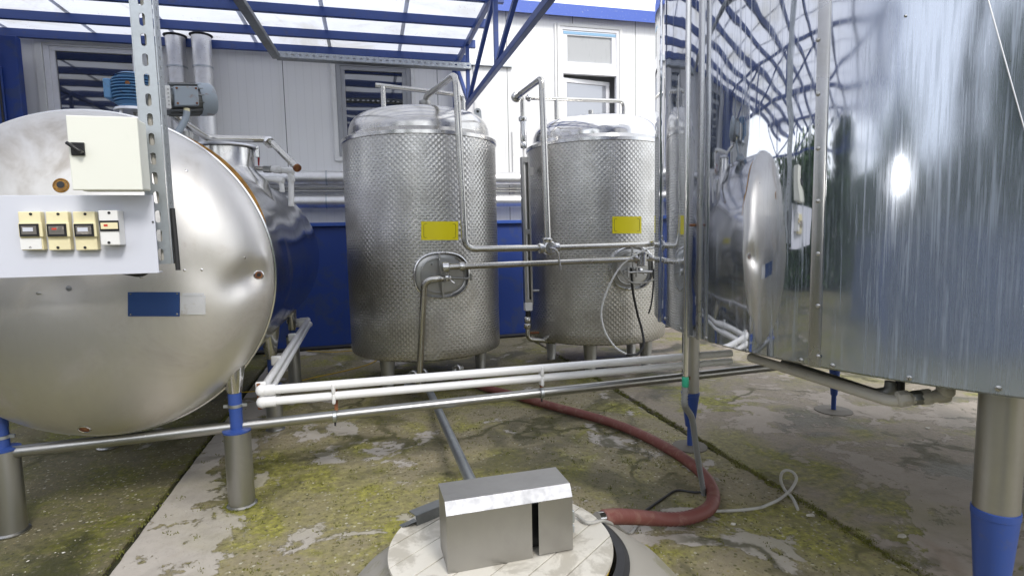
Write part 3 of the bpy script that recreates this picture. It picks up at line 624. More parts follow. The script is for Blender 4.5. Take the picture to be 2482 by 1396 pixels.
MB().tube([A(625,432,4.7),A(682,438,4.7),A(684,466,4.7)],.021,14,bend=.04).build('tube',M['ppr'],t)
MB().cyl(A(672,437,4.7),A(688,438,4.7),.029,14).build('fitting',M['ppr'],t)
# agitator drive on top of the tank
gd=3.95; gc=A(330,222,gd); gb=V((gc.x,gc.y,2.33)); t=thing('agitator_drive','weathered blue gearbox with grey electric motor on top of the left tank','motor',gb)
zt=gc.z; mb=MB()
for s in range(9):
    z=zt-.085+.020*s; rr_=.135*(1-.12*abs(s-4)/4) if s<8 else .09
    mb.lathe([(rr_*.86,z),(rr_*.88,z+.006),(rr_+.012,z+.008),(rr_+.014,z+.015),(rr_*.86,z+.017),(rr_*.86,z+.020)],V((gb.x,gb.y,0)),Z,32)
mb.lathe([(.116,zt+.094),(.09,zt+.108),(.04,zt+.114),(0,zt+.115)],V((gb.x,gb.y,0)),Z,32)
body=mb.build('gearbox',M['motorblue'],t,smooth=30)
mb=MB(); mb.box(V((gb.x,gb.y,zt))-L*.15,(.05,.13,.13),(L,AX,Z)); mb.build('gearbox_lug',M['motorblue'],body,bevel=.01)
MB().lathe([(.10,zt-.125),(.105,zt-.105),(.13,zt-.09),(.11,zt-.08)],V((gb.x,gb.y,0)),Z,32).build('gearbox_foot',M['motorblue'],body)
MB().cyl(V((gb.x,gb.y,zt+.02))-AX*.145,V((gb.x,gb.y,zt+.02))-AX*.13,.014,10).build('oil_plug',M['rust'],body)
MB().lathe([(.03,zt-.147),(.135,zt-.147),(.138,zt-.142),(.135,zt-.126),(.03,zt-.126)],V((gb.x,gb.y,0)),Z,32).build('flange',M['alplate'],t)
for k in range(4):
    a=PI/4+k*PI/2; p=V((gb.x,gb.y,0))+L*math.cos(a)*.105+AX*math.sin(a)*.105; MB().cyl(p+Z*2.30,p+Z*(zt-.147),.013,10).build('stand_post',M['alplate'],t)
MB().cyl(V((gb.x,gb.y,2.3)),V((gb.x,gb.y,zt-.145)),.028,14).build('shaft',M['legsteel'],t)
MB().lathe([(.16,2.30),(.16,2.35),(.05,2.40),(.05,2.30)],V((gb.x,gb.y,0)),Z,28).build('mount',M['grey'],t)
m0=A(392,242,gd-.02); m1=A(469,242,gd+.12); md=(m1-m0).normalized(); mb=MB()
mb.lathe([(.07,-.12),(.09,-.10),(.095,.0),(.098,.02),(.098,.24),(.08,.242)],m0,md,32,close=True); mo=mb.build('motor_body',M['galvdark'],t)
for k in range(14):
    a=2*PI*k/14+.1; e=(Z*math.sin(a)+md.cross(Z).normalized()*math.cos(a)); mb=MB(); mb.box(m0+md*.14+e*.104,(.20,.02,.008),(md,e,md.cross(e))); mb.build('cooling_fin',M['galvdark'],mo,smooth=0)
mb=MB(); mb.lathe([(.108,.225),(.113,.24),(.113,.31),(.10,.33),(.05,.34),(0,.34)],m0,md,36); mb.build('fan_cowl',M['grey'],t)
fr=-(md.cross(Z).normalized()); fr=fr if fr.y<0 else -fr
jc=m0+md*.12+fr*.115; mb=MB(); mb.box(jc,(.15,.05,.13),(md,fr,Z)); jb=mb.build('terminal_box',M['grey'],t,bevel=.006)
for a in (-1,1):
    for b in (-1,1): c=jc+md*.06*a+Z*.05*b+fr*.024; MB().cyl(c,c+fr*.008,.007,8).build('screw',M['rust'],jb)
c=m0-md*.005+fr*.12+Z*-.01; mb=MB(); mb.box(c,(.05,.05,.15),(md,fr,Z)); cb_=mb.build('connector_block',M['white'],t,bevel=.004)
for k in range(5): q=c+fr*.027+md*.01+Z*(-.05+.025*k); MB().cyl(q,q+fr*.004,.006,8).build('screw',M['legsteel'],cb_)
c=jc-Z*.08; MB().cyl(c,c-Z*.03,.02,8).build('cable_gland',M['cream'],jb)
MB().tube([c-Z*.02,c-Z*.07-md*.01,c-Z*.17-md*.07,c-Z*.26-md*.16,c-Z*.28-md*.26],.022,14,bend=.09).build('supply_cable',M['grey'],t)
# ================================================================ slotted post with panel and cabinet
PP=A(385,560,2.42); nP=AX
def pl(px,py,off=0): return PLN(px,py,PP-AX*off,nP)
cx=(pl(363,20)+pl(408,20))/2; cb2=(pl(380,640)+pl(404,640))/2
pw=.078; zb_=cb2.z; cu=cb2.dot(L); 
base=L*cu+AX*PP.dot(AX)+Z*zb_; top=base+Z*(ZP-.05-zb_)
sp=thing('slotted_post','galvanised slotted steel post hanging in front of the left tank','post',base)
mb=MB(); n=int((top.z-zb_)/.0795); mb.slots(base,L,Z,pw,top.z-zb_,n,.022,.052,K=32); mb.build('slotted_face',M['galv'],sp,smooth=0,solid=.004)
mb=MB(); mb.slots(base+L*(pw/2+.004)+AX*.035,AX,Z,.066,top.z-zb_,n*2,.010,.018,K=16); mb.build('slotted_side',M['galv'],sp,smooth=0,solid=.004)
mb=MB(); mb.slots(base-L*(pw/2+.004)+AX*.035,AX,Z,.066,top.z-zb_,n*2,.010,.018,K=16); mb.build('slotted_side',M['galv'],sp,smooth=0,solid=.004)
mb=MB(); mb.tube([base+L*.052+AX*.02+Z*.24,base+L*.055+AX*.02+Z*.1,base+L*.056+AX*.02-Z*.03],.010,12,rf=None); 
tag(mb.build('black_conduit',M['dark'],base=base),'black ribbed conduit running down behind the slotted post','conduit')
def pbox(x0,y0,x1,y1,o0,o1):
    a=pl(x0,y0,o1); b=pl(x1,y1,o1); c=(a+b)/2; w=abs((b-a).dot(L)); h=abs((b-a).z); c=c+AX*((o1-o0)/2); return MB().box(c,(w,o1-o0,h),(L,AX,Z))
tag(MB().tube([base+AX*.03+Z*z_+L*.012*math.sin(z_*9) for z_ in [0,.2,.4,.6,.8,1.0,1.3,1.6,2.0,2.4]],.012,10).build('grey_cable',M['pprdirty'],base=base),'grey cable running up inside the slotted post','cable')
a=pl(378,473,.03); b=pl(378,662,.03); wid=1.35; hgt=a.z-b.z; c=(a+b)/2-L*wid/2
mp=thing('meter_panel','wide pale lilac sheet panel carrying a row of four meters','panel',c-Z*hgt/2)
MB().box(c+AX*.004,(wid,.008,hgt),(L,AX,Z)).build('plate',M['panel'],mp,smooth=0,bevel=.002)
MB().box(c+AX*.03-Z*(hgt/2-.004),(wid-.004,.045,.007),(L,AX,Z)).build('bottom_lip',M['panel'],mp,smooth=0)
MB().tube([c+L*(wid/2-.16)+AX*.05-Z*(hgt/2-.01),c+L*(wid/2-.09)+AX*.08-Z*(hgt/2+.012),c+L*(wid/2-.02)+AX*.05-Z*(hgt/2-.05)],.012,10,bend=.03).build('cable_loop',M['dark'],mp)
for k,(x0,x1,cm,lab) in enumerate(((42,107,'cream','cream meter with a paper label below its window'),(109,173,'cream','cream meter with a red mark in its window'),(175,238,'cream','cream meter beside the white one'),(237,292,'white','white meter case with a pale rounded display'))):
    y0,y1=(513,606) if k<3 else (510,594); o1=.065 if k<3 else .095
    m=pbox(x0,y0,x1-1,y1,.032,o1).build('meter',M[cm],mp,smooth=0,bevel=.004); m['label']=lab
    if k<3:
        pbox(x0+1,541,x1-3,574,o1,o1+.010).build('bezel',M['cream'],m,smooth=0,bevel=.002)
        pbox(x0+3,543,x0+53,573,o1+.010,o1+.014).build('window_frame',M['black'],m,smooth=0)
        pbox(x0+8,548,x0+47,568,o1+.0145,o1+.016).build('screen',M['screen'],m,smooth=0)
        pbox(x0+12,552,x0+38,561,o1+.0165,o1+.0172).build('scale_plate',M['panel'] if k!=1 else M['screen'],m,smooth=0)
        if k==1: pbox(x0+16,553,x0+28,557,o1+.0175,o1+.0182).build('red_mark',M['red'],m,smooth=0)
        if k==0: pbox(x0+6,578,x0+60,604,o1+.001,o1+.003).build('paper_label',M['white'],m,smooth=0)
    else:
        pbox(x0+3,535,x0+52,560,o1+.001,o1+.004).build('window_frame',M['black'],m,smooth=0)
        pbox(x0+6,540,x0+49,555,o1+.0045,o1+.006).build('screen',M['cream'],m,smooth=0,bevel=.001)
        pbox(x0+14,544,x0+24,549,o1+.0065,o1+.007).build('red_mark',M['red'],m,smooth=0)
    for yy in (y0+6,y1-6):
        q=pl((x0+x1)/2,yy,o1); MB().cyl(q,q-AX*.003,.0052,12).build('screw',M['black'],m)
for px,py in ((371,538),): q=pl(px,py,.032); MB().cyl(q,q-AX*.004,.004,10).build('screw',M['steelbright'],mp)
# electrical cabinet
o1=.17; ca=pl(158,279,o1); cb=pl(346,461,o1); cw=(cb-ca).dot(L); ch=ca.z-cb.z; cc=(ca+cb)/2
ec=thing('electrical_cabinet','pale green enamelled switch cabinet with black rotary knob beside the slotted post','cabinet',cc+AX*.09-Z*ch/2)
MB().box(cc+AX*.064,(cw-.008,.085,ch-.008),(L,AX,Z)).build('case',M['cabinet'],ec,smooth=0,bevel=.005)
MB().box(cc+AX*.010,(cw,.020,ch),(L,AX,Z)).build('door',M['cabinet'],ec,smooth=0,bevel=.004)
kc=pl(190,362,o1); kb=MB().box(kc-AX*.004,(.046,.008,.05),(L,AX,Z)).build('switch_plate',M['black'],ec,smooth=0,bevel=.002)
d=(L*-.7+Z*.55).normalized(); MB().bar(kc-AX*.022-d*.026,kc-AX*.022+d*.034,.028,.013,up=d.cross(AX)).build('switch_knob',M['black'],kb,bevel=.004)
mb=MB(); mb.box(cc+AX*.06-Z*(ch/2-.002),(.20,.05,.006),(L,AX,Z)); mb.build('gland_plate',M['cabinet'],ec,bevel=.002)
# ================================================================ embossed upright tanks
def uptank(name,c,label,grp,zb=.39,zt=2.613,r=.82,legs=(),dome='dome',rails=None,lugs=()):
    c=V((c[0],c[1],0)); t=thing(name,label,'tank',c,grp)
    s=MB(); n=96; s.lathe([(r-.03,zb-.012),(r-.008,zb),(r,zb+.02)]+[(r,zb+.02+(zt-zb-.02)*i/24) for i in range(1,25)],c,Z,n)
    s.lathe([(r-.03,zb-.012),(.3,zb-.03),(0,zb-.035)],c,Z,n); s.build('shell',M['turned'],t)
    MB().lathe([(r+.001,zt-.035),(r+.012,zt-.03),(r+.012,zt+.004),(r-.005,zt+.012),(r-.068,zt+.055)],c,Z,n).build('top_ring',M['steelbright'] if dome!='dome' else M['dome'],t)
    R2=r-.07; k=[(R2,zt+.05),(R2,zt+.09)]
    for i in range(1,13): a=PI/2*i/12*.80; k.append((R2-.20+.20*math.cos(a),zt+.09+.20*math.sin(a)))
    r0,z0_=k[-1]; 
    for i in range(1,17): q=r0*(1-i/16); k.append((q,z0_+.085*(1-(q/r0)**2)))
    zd=k[-1][1]; MB().lathe(k,c,Z,n).build('dome',M[dome],t,smooth=50)
    for ang in legs:
        a=rad(ang); p=c+V((math.cos(a),math.sin(a),0))*.62; m=MB(); m.lathe([(.055,0),(.055,.01),(.052,.02),(.085,zb+.02)],p,Z,20); m.build('leg',M['legsteel'],t)
    for (px,py,D) in lugs:
        p=A(px,py,D); m=MB(); q=[]
        for i in range(9): b_=PI*i/8; q.append(p+L*.04*math.cos(b_)+Z*.04*math.sin(b_)+Z*.02)
        q+= [p-L*.05-Z*.11,p+L*.05-Z*.11]
        K=16; outer=[];inner=[]
        m.prism(q,AX*.012); lg=m.build('lifting_lug',M['galv'],t,smooth=0)
        m=MB(); m.cyl(p+Z*.02-AX*.003,p+Z*.02+AX*.015,.016,12); m.build('eye_hole',M['black'],lg)
    return t,c,zd
T1c=(-.97,6.2); T2c=(1.03,6.8)
t1,c1,zd=uptank('upright_tank',T1c,'embossed stainless upright tank nearer the left tank, duller domed lid','upright embossed tanks',legs=(237,20,152),lugs=((908,275,6.5),(1158,275,6.7)))
t2,c2,zd2=uptank('upright_tank',T2c,'embossed stainless upright tank with shiny dome, behind the polished tank edge','upright embossed tanks',dome='domebright',legs=(255,35,150,330),lugs=((1550,293,7.1),(1318,296,6.6)))
def surf(c,r=.82):
    m=MB().lathe([(r,.3),(r,2.8)],V((c[0],c[1],0)),Z,256); return m.bvh()
b1=surf(T1c); b2=surf(T2c)
def ylabel(bv,x0,y0,x1,y1,t,lab):
    o=patch(bv,x0,y0,x1,y1,.005,10,3).build('label_plate',M['yellow'],t,smooth=60,solid=.003); o['label']=lab
    w=(x1-x0);h=(y1-y0); 
    pts=[]; ix=w*.07; iy=h*.13; rx=w*.04
    corners=[(x0+ix,y0+iy,180),(x1-ix,y0+iy,270),(x1-ix,y1-iy,0),(x0+ix,y1-iy,90)]
    for (cx_,cy_,a0) in corners:
        sx=1 if cx_<(x0+x1)/2 else -1; sy=1 if cy_<(y0+y1)/2 else -1
        for k in range(5):
            a=rad(a0+22.5*k); px=cx_+sx*rx+math.cos(a)*rx; py=cy_+sy*rx+math.sin(a)*rx; p,n_=hit(bv,px,py); pts.append(p+n_*.0078)
    # densify
    q=[]
    for i in range(len(pts)): a=pts[i]; b=pts[(i+1)%len(pts)]; q+=[a,(a+b)/2]
    q.append(q[0]); MB().tube(q,.0016,5,cap=False).build('printed_border',M['black'],o)
ylabel(b1,1021,537,1110,582,t1,'blank yellow plate with thin black border'); ylabel(b2,1484,525,1554,566,t2,'blank yellow plate with thin black border')
# oval manways
def manway(bv,c,px,py,t,w,h,tankc,r=.82):
    p,n=hit(bv,px,py); n=V((n.x,n.y,0)).normalized(); x=Z.cross(n).normalized(); 
    def oval(k,s,off,tt=0):
        a=2*PI*k/48; ex=.8; cx=math.copysign(abs(math.cos(a))**ex,math.cos(a)); sy=math.copysign(abs(math.sin(a))**ex,math.sin(a))
        return p+x*(w*s*cx)+Z*(h*s*sy)+n*off
    m=MB(); rows=[[oval(k,s,o) for k in range(49)] for s,o in ((1.0,-.06),(1.01,.035),(.97,.04),(.96,.015),(.95,-.03))]
    m.grid(rows); mw=m.build('manway_rim',M['steelbright'],t,smooth=40)
    m=MB(); rows=[[oval(k,s,o) for k in range(49)] for s,o in ((.94,.003),(.90,.010),(.70,.012),(.40,.012),(.001,.012))]
    m.grid(rows); m.build('manway_door',M['legsteel'],mw,smooth=40)
    m=MB(); m.tube([oval(k,.74,.02) for k in range(12,37)],.006,8); m.tube([oval(k,.86,.016) for k in range(-9,9)],.009,8); m.build('door_bead',M['legsteel'],mw)
    # yoke bar, spindle and hand nut
    m=MB(); m.bar(p-Z*h*.98+n*.06+x*.0,p+Z*h*.95+n*.07-x*.03,.02,.012,up=n); m.build('yoke',M['legsteel'],mw,bevel=.003)
    m=MB(); q=p-Z*.02+n*.05+x*.03; m.cyl(q-n*.04,q+n*.07,.012,12); m.build('spindle',M['legsteel'],mw)
    m=MB(); q2=q+n*.075; m.lathe([(.028,-.012),(.032,-.005),(.032,.008),(.02,.014),(0,.016)],q2,n,24)
    for a0 in (80,200,320): a=rad(a0); dv=x*math.cos(a)+Z*math.sin(a); m.tube([q2+dv*.02,q2+dv*.05,q2+dv*.085+n*.02],.006,8,rf=lambda i:.009-.002*i)
    m.build('hand_nut',M['steelbright'],mw)
    m=MB(); q3=p+Z*h*.35+x*.06+n*.01; m.lathe([(.020,.02),(.028,.02),(.028,.0)],q3,n,20); m.lathe([(.02,.018),(0,.01)],q3,n,20); m.build('gauge_socket',M['rust'],mw)
    m=MB(); q4=p+Z*h*.5-x*.10+n*.012; m.cyl(q4,q4+n*.02,.010,8); m.build('bolt',M['steelbright'],mw)
    m=MB(); e=p-Z*.03+n*.06; m.tube([e-x*.11,e-x*.02,e+x*.12,e+x*.25-Z*.015,e+x*.28+Z*.02],.009,8,bend=.03); m.tube([e+x*.28+Z*.035,e+x*.28-Z*.03],.012,8); m.tube([e-x*.12+Z*.02,e-x*.12-Z*.03],.014,8); m.build('hinge_arm',M['legsteel'],mw)
    return p,n,x
mp1,mn1,mx1=manway(b1,c1,1070,667,t1,.275,.225,T1c)
mp2,mn2,mx2=manway(b2,c2,1530,650,t2,.26,.235,T2c)
# top rails of the tanks
def pipe(name,pts,r,label,cat='pipe',mat='steel',bend=.09,grp=None,seg=16,base=None):
    t=thing(name,label,cat,base if base is not None else pts[-1],grp); MB().tube(pts,r,seg,bend=bend,n=9).build('tube',M[mat],t); return t
def nut(t,p,d,r=.04,h=.035,mat='steelbright',seg=20,name='union_nut'):
    d=V(d).normalized(); p=V(p); MB().lathe([(r*.7,-h/2-.012),(r*.95,-h/2-.006),(r,-h/2),(r,h/2),(r*.9,h/2+.006),(r*.7,h/2+.012)],p,d,seg,close=True).build(name,M[mat],t)
zr=A(928,207,6.45).z
rl=A(910,207,6.45); rr1=A(1122,232,6.75); r1=pipe('spray_rail',[rl,rr1,V((rr1.x,rr1.y,zd-.12))],.026,'steel spray rail with two uprights on the duller dome','rail',bend=.08,grp='spray rails on the domes',base=rl)
up=A(928,210,6.45); MB().cyl(V((up.x,up.y,zd-.12)),up,.028,14).build('upright',M['steel'],r1)
ra=A(1275,238,6.55); rb=A(1512,246,6.95); r2=pipe('spray_rail',[ra,rb,V((rb.x,rb.y,zd-.12))],.024,'steel spray rail with upright on the shiny dome','rail',bend=.08,grp='spray rails on the domes',base=ra)
up=A(1348,241,6.66); MB().cyl(V((up.x,up.y,zd-.13)),up,.022,14).build('upright',M['steel'],r2); nut(r2,A(1282,238,6.56),Lw,.042,.02)
st_=A(1432,285,6.75); MB().cyl(V((st_.x,st_.y,zd-.05)),A(1432,268,6.75),.028,14).build('nozzle_stub',M['steel'],r2)
# product pipe of the first tank
cA=A(1030,262,6.2); top_=A(1031,236,6.2); e1=A(1104,181,5.25); e2=A(1128,600,5.2); va=A(1330,601,5.38)
e1b=V((e1.x,e1.y,top_.z)); 
pA=pipe('product_pipe',[cA-Z*.1,top_,A(1104,180,5.25),A(1128,604,5.25),va],.031,'steel pipe looping from the duller dome down and across to the valve','pipe',bend=.10,grp='product pipes of the upright tanks')
nut(pA,A(1030,252,6.2),Z,.062,.05,'legsteel')
# product pipe of the second tank
h0=A(1252,236,6.1); h1=A(1313,190,5.42); pB=pipe('product_pipe',[h0,h1,A(1328,590,5.38)],.031,'steel pipe rising beside the shiny dome and dropping to the valve','pipe',bend=.06,grp='product pipes of the upright tanks')
nut(pB,h0,(h1-h0),.055,.03); nut(pB,A(1327,583,5.38),Z,.05,.03)
# three way valve
vt=thing('butterfly_valve','round steel valve body with lever at the pipe junction between the tanks','valve',va)
vd=(A(1590,590,5.9)-va).normalized(); nf=vd.cross(Z).normalized(); nf=nf if nf.y<0 else -nf
MB().lathe([(.062,-.035),(.068,-.03),(.068,.03),(.055,.042),(0,.046)],va,nf,28,close=False).build('body',M['steelbright'],vt)
MB().tube([va+nf*.045,va+nf*.085,va+nf*.10-Z*.03+vd*.04,va+nf*.10-Z*.21+vd*.075],.010,10,bend=.03).build('lever',M['steelbright'],vt)
for s in (-1,1): nut(vt,va+vd*.085*s,vd,.048,.03)
ve=A(1600,590,6.0)
pipe('transfer_pipe',[va+vd*.09,A(1575,592,5.85),A(1592,588,5.75),A(1640,598,5.7)],.029,'upper steel pipe from the round valve to the right','pipe',grp='horizontal transfer pipes')
w0=mp1+mn1*.13+Z*.07+mx1*.0; w0=A(1078,648,5.24); w1_=A(1540,628,5.8)
pC=pipe('transfer_pipe',[w0,w1_,A(1640,624,5.9)],.029,'lower steel pipe from the oval manway to the far valve','pipe',grp='horizontal transfer pipes')
nut(pC,A(1120,646,5.29),w1_-w0,.044,.035); nut(pC,A(1080,648,5.24),w1_-w0,.05,.05)
# valve at the second manway
vb=A(1556,624,5.82); v2=thing('filter_valve','small steel pot valve in front of the second oval manway','valve',vb)
MB().lathe([(.045,-.09),(.052,-.085),(.052,.03),(.066,.035),(.066,.055),(.05,.062),(0,.066)],vb,Z,24).build('body',M['steelbright'],v2)
dW=(w1_-w0).normalized(); nut(v2,vb-dW*.085,dW,.045,.03); nut(v2,vb+dW*.085,dW,.045,.03)
MB().tube([vb+Z*.06,vb+Z*.13,vb+Z*.16+dW*.05,vb+Z*.16+dW*.16],.009,8,bend=.03).build('bleed_pipe',M['steelbright'],v2)
q=A(1537,660,5.8); MB().tube([q-dW*.08,q+dW*.05,q+dW*.26-Z*.01],.012,8).build('cross_arm',M['legsteel'],v2)
for d_ in (-.07,.03): MB().cyl(q+dW*d_-Z*.05,q+dW*d_+Z*.05,.013,8).build('stem',M['legsteel'],v2)
def cable(name,pts,D,r,mat,label,cat='cable',grp=None,pts3=None):
    P=[A(x,y,(D if not isinstance(D,(list,tuple)) else D[i])) for i,(x,y) in enumerate(pts)] if pts3 is None else pts3
    # Catmull-Rom
    Q=[]; n=len(P)
    for i in range(n-1):
        p0=P[max(i-1,0)];p1=P[i];p2=P[i+1];p3=P[min(i+2,n-1)]
        for k in range(8):
            t=k/8; Q.append(.5*((2*p1)+(p2-p0)*t+(2*p0-5*p1+4*p2-p3)*t*t+(3*p1-p0-3*p2+p3)*t**3))
    Q.append(P[-1]); return tag(MB().tube(Q,r,8).build(name,M[mat],base=P[0]),label,cat,grp)
cable('sampling_tube',[(1590,600),(1560,607),(1510,640),(1478,690),(1458,750),(1465,800),(1490,840),(1518,858)],5.75,.010,'ppr','thin whitish tube looping down across the right embossed tank','tube')
cable('sampling_tube',[(1494,632),(1505,660),(1530,684),(1560,686),(1590,676)],5.8,.009,'cord','short whitish tube sagging across the far oval manway','tube')
cable('black_cable',[(1530,650),(1533,700),(1545,760),(1556,800),(1560,835),(1545,858),(1518,859)],[5.8,5.85,5.9,5.9,5.85,5.8,5.75],.013,'dark','black cable hanging below the far oval manway','cable')
cable('black_cable',[(1584,652),(1583,700),(1578,740),(1572,760)],5.85,.009,'dark','short black cable hanging beside the polished tank edge','cable')
# drain pipe of the first tank
da=A(1070,675,5.2); pD=pipe('drain_pipe',[mp1+mn1*.1-Z*.03,da,A(1029,680,5.2),G(1015,945,.12)],.032,'steel pipe from the oval manway down to the floor','pipe',bend=.08)
for px,py,D in ((1000,910,5.3),(1024,905,5.4)):
    c=A(px,py,D); t=tag(MB().lathe([(.045,-.04),(.05,0),(.042,.01),(.036,.01),(.03,-.03)],c,V((-.3,-.9,.1)),20).build('pipe_coupling',M['legsteel'],base=c),'open steel pipe coupling under the tank, '+('left one' if px==1000 else 'right one'),'coupling','pipe couplings under the tank')
c=A(1106,895,5.5); tag(MB().lathe([(.05,-.06),(.055,0),(.046,.01),(.04,.01),(.03,-.03)],c,V((-.5,-.8,.1)),20).build('hose_coupling',M['legsteel'],base=c),'steel hose coupling at the far end of the red hose','coupling')
# level gauge of the second tank
ga=A(1266,242,6.3); gbm=A(1269,360,6.3); tg=thing('level_gauge','tall steel level gauge with slotted guard left of the shiny domed tank','gauge',A(1280,820,6.3))
MB().tube([h0,ga+Z*.02,ga-Z*.3,gbm],.024,14,bend=.04).build('upper_pipe',M['steel'],tg)
nut(tg,A(1267,289,6.3),Z,.046,.03); nut(tg,A(1269,352,6.3),Z,.036,.05)
MB().lathe([(.026,0),(.034,.03),(.036,.1),(.03,.2),(.034,.26),(.03,.28)],A(1269,350,6.3),Z,16).build('reducer',M['steelbright'],tg)
g1=A(1272,382,6.3); g2=A(1281,738,6.3); gm=(g1+g2)/2; gl=(g1-g2).length; gd_=(g1-g2).normalized()
MB().cyl(g2,gbm,.012,10).build('sight_glass',M['ppr'],tg)
m=MB()
for s in (-1,1): m.box(gm+Lw*.036*s,(.022,.07,gl),(Lw,Aw,gd_))
m.box(gm+Aw*.038,(.09,.006,gl),(Lw,Aw,gd_))
for k in range(3): m.box(g2+gd_*(gl*(k*.5))-Aw*.025+gd_*(.03 if k==0 else (-.03 if k==2 else 0)),(.05,.01,.06),(Lw,Aw,gd_))
m.build('guard',M['legsteel'],tg,smooth=0)
m=MB(); m.box(A(1280,743,6.28),(.085,.075,.09),(Lw,Aw,Z)); m.build('white_collar',M['white'],tg,bevel=.004)
MB().cyl(A(1280,752,6.3),A(1280,772,6.3),.03,14).build('glass_socket',M['dark'],tg)
MB().tube([A(1279,768,6.3),A(1279,800,6.3),A(1281,822,6.3),A(1345,828,6.4)],.028,14,bend=.08).build('lower_pipe',M['steel'],tg)
nut(tg,A(1279,790,6.3),Z,.045,.04)
nut(tg,A(1279,775,6.3),Z,.04,.05,'steel')
for py in (705,807): q=A(1290,py,6.35); MB().cyl(q-Lw*.03,q+Lw*.08,.014,8).build('bracket',M['rust'] if py>800 else M['legsteel'],tg)
q=A(1284,417,6.4); MB().box(q+Lw*.01,(.06,.04,.09),(Lw,Aw,Z)).build('bracket',M['legsteel'],tg)
# ================================================================ big polished tank at the right
KC=V((2.70,3.0,0)); KR=1.87; KB=1.095; KT=4.1
kt=thing('polished_tank','huge mirror polished round tank on blue footed legs at the right','tank',KC)
s=MB(); NN=240
s.lathe([(KR-.012,KB-.002),(KR,KB+.006)]+[(KR,KB+.006+(KT-KB)*i/20) for i in range(1,21)],KC,Z,NN); s.build('cladding',M['mirror'],kt)
MB().lathe([(KR-.012,KB-.001),(KR-.03,KB+.02),(.8,KB+.015),(0,KB+.01)],KC,Z,96).build('underside',M['galvdark'],kt)
MB().lathe([(KR+.02,KT),(KR+.02,KT+.05),(KR*.9,KT+.2),(KR*.5,KT+.42),(0,KT+.5)],KC,Z,96).build('domed_top',M['dome'],kt)
kb=MB().lathe([(KR,.9),(KR,4.5)],KC,Z,720).bvh()
def kang(px,py=500):
    p,_=hit(kb,px,py); return math.atan2(p.y-KC.y,p.x-KC.x)
def kstrip(name,ang,w,th,z0,z1,mat,par=kt):
    e=V((math.cos(ang),math.sin(ang),0)); tt=V((-e.y,e.x,0)); prof=[(-.5,-.002),(-.46,th*.75),(-.3,th),(.3,th),(.46,th*.75),(.5,-.002)]
    return MB().prism([KC+e*(KR+h)+tt*(w*u)+Z*z0 for u,h in prof],Z*(z1-z0)).build(name,mat,par,smooth=25)
M['strip']=metal('seam_strip_steel',(.60,.60,.60),.24,.15,stretch=(1,1,.1),sc_=14,dirt_amt=.4)
s1=kstrip('seam_strip',kang(1985),.046,.006,KB+.0,KT,M['strip']); s2=kstrip('seam_strip',kang(1697),.032,.010,KB+.0,KT,M['strip']); s3=kstrip('seam_strip',kang(1599),.07,.006,KB+.0,KT,M['mirror'])
def screw(px,py,r_=.008,par=None,off=.006):
    h=kb.ray_cast(CAM,ray(px,py).normalized()); 
    if not h[0]: return
    p=h[0]; e=(p-KC); e.z=0; e.normalize(); o=MB(); o.lathe([(r_,0),(r_*.9,.003),(r_*.4,.005),(0,.0052)],p+e*off,e,14); sc1=o.build('screw',M['legsteel'],par or kt)
    a=random.uniform(0,PI); tt=Z*math.cos(a)+V((-e.y,e.x,0))*math.sin(a); MB().box(p+e*(off+.0052),(.0018,r_*1.5,.001),(tt.cross(e),tt,e)).build('screw_slot',M['black'],sc1) if par is None else None
for py in (98,229,361,488,615,741,863): screw(1985,py,par=s1)
for px,py in ((1595,762),(1612,772),(1650,797),(1712,820),(1810,849),(1942,873),(2018,886),(2204,916),(2420,941)): screw(px,py,.009,None,.001)
for py in (40,260): screw(2195 if py==40 else 2448,py if py==40 else 148,.004,None,.001)
# overlapping second sheet with a slanting edge
pts0=[]
for j in range(13):
    px=2395+(2482+60-2395)*j/12; py=0+(310*(147/87))*j/12
    pts0.append((px,py))
rows=[]
aT=kang(2388,2); zT=hit(kb,2395,0)[0].z
pA_=hit(kb,2395,0)[0]; pB_=hit(kb,2480,305)[0]
aA=math.atan2(pA_.y-KC.y,pA_.x-KC.x); aB=math.atan2(pB_.y-KC.y,pB_.x-KC.x)
if aA<0:aA+=2*PI
if aB<0:aB+=2*PI
for j in range(25):
    z=KB+.35+(KT-KB-.36)*j/24; t=(z-pA_.z)/(pB_.z-pA_.z); a0=aA+(aB-aA)*t; row=[]
    for i in range(25):
        a=a0+(.9)*i/24; row.append(KC+V((math.cos(a),math.sin(a),0))*(KR+.006+.012*(i/24))+Z*z)
    rows.append(row)
MB().grid(rows).build('overlap_sheet',M['mirror'],kt,smooth=60)
MB().tube([r_[0]+(r_[0]-KC).normalized()*.001 for r_ in rows],.002,6).build('sheet_edge',M['strip'],kt)
# legs
M['discm']=paint('dusty_foot_disc',(.17,.155,.13),.85,(.10,.09,.06),.6,.3,scale=12)
def kleg(foot,zc0,r_=.062,disc=.14,rs=.02,cone=(.30,.58)):
    f=V((foot.x,foot.y,0)); lg=MB().lathe([(r_,cone[1]),(r_,KB+.012)],f,Z,36).build('leg',M['legsteel'],kt)
    MB().lathe([(r_+.0005,cone[1]-.022),(r_+.004,cone[1]-.02),(r_+.004,cone[1]+.002),(r_+.0005,cone[1]+.004)],f,Z,36).build('blue_band',M['blue'],lg)
    MB().lathe([(r_*.52,cone[0]),(r_*.55,cone[0]+.005),(r_+.002,cone[1]-.021)],f,Z,32).build('blue_cone',M['blue'],lg)
    MB().cyl(f+Z*.01,f+Z*(cone[0]+.002),rs,16).build('foot_stud',M['blue'],lg)
    MB().lathe([(disc,.0),(disc,.010),(.03,.016),(0,.018)],f,Z,32).build('foot_disc',M['discm'],lg); return lg
KL1=G(1672,1083); kleg(KL1,0,cone=(A(1672,1032,KL1.y).z,A(1672,950,KL1.y).z),disc=.125)
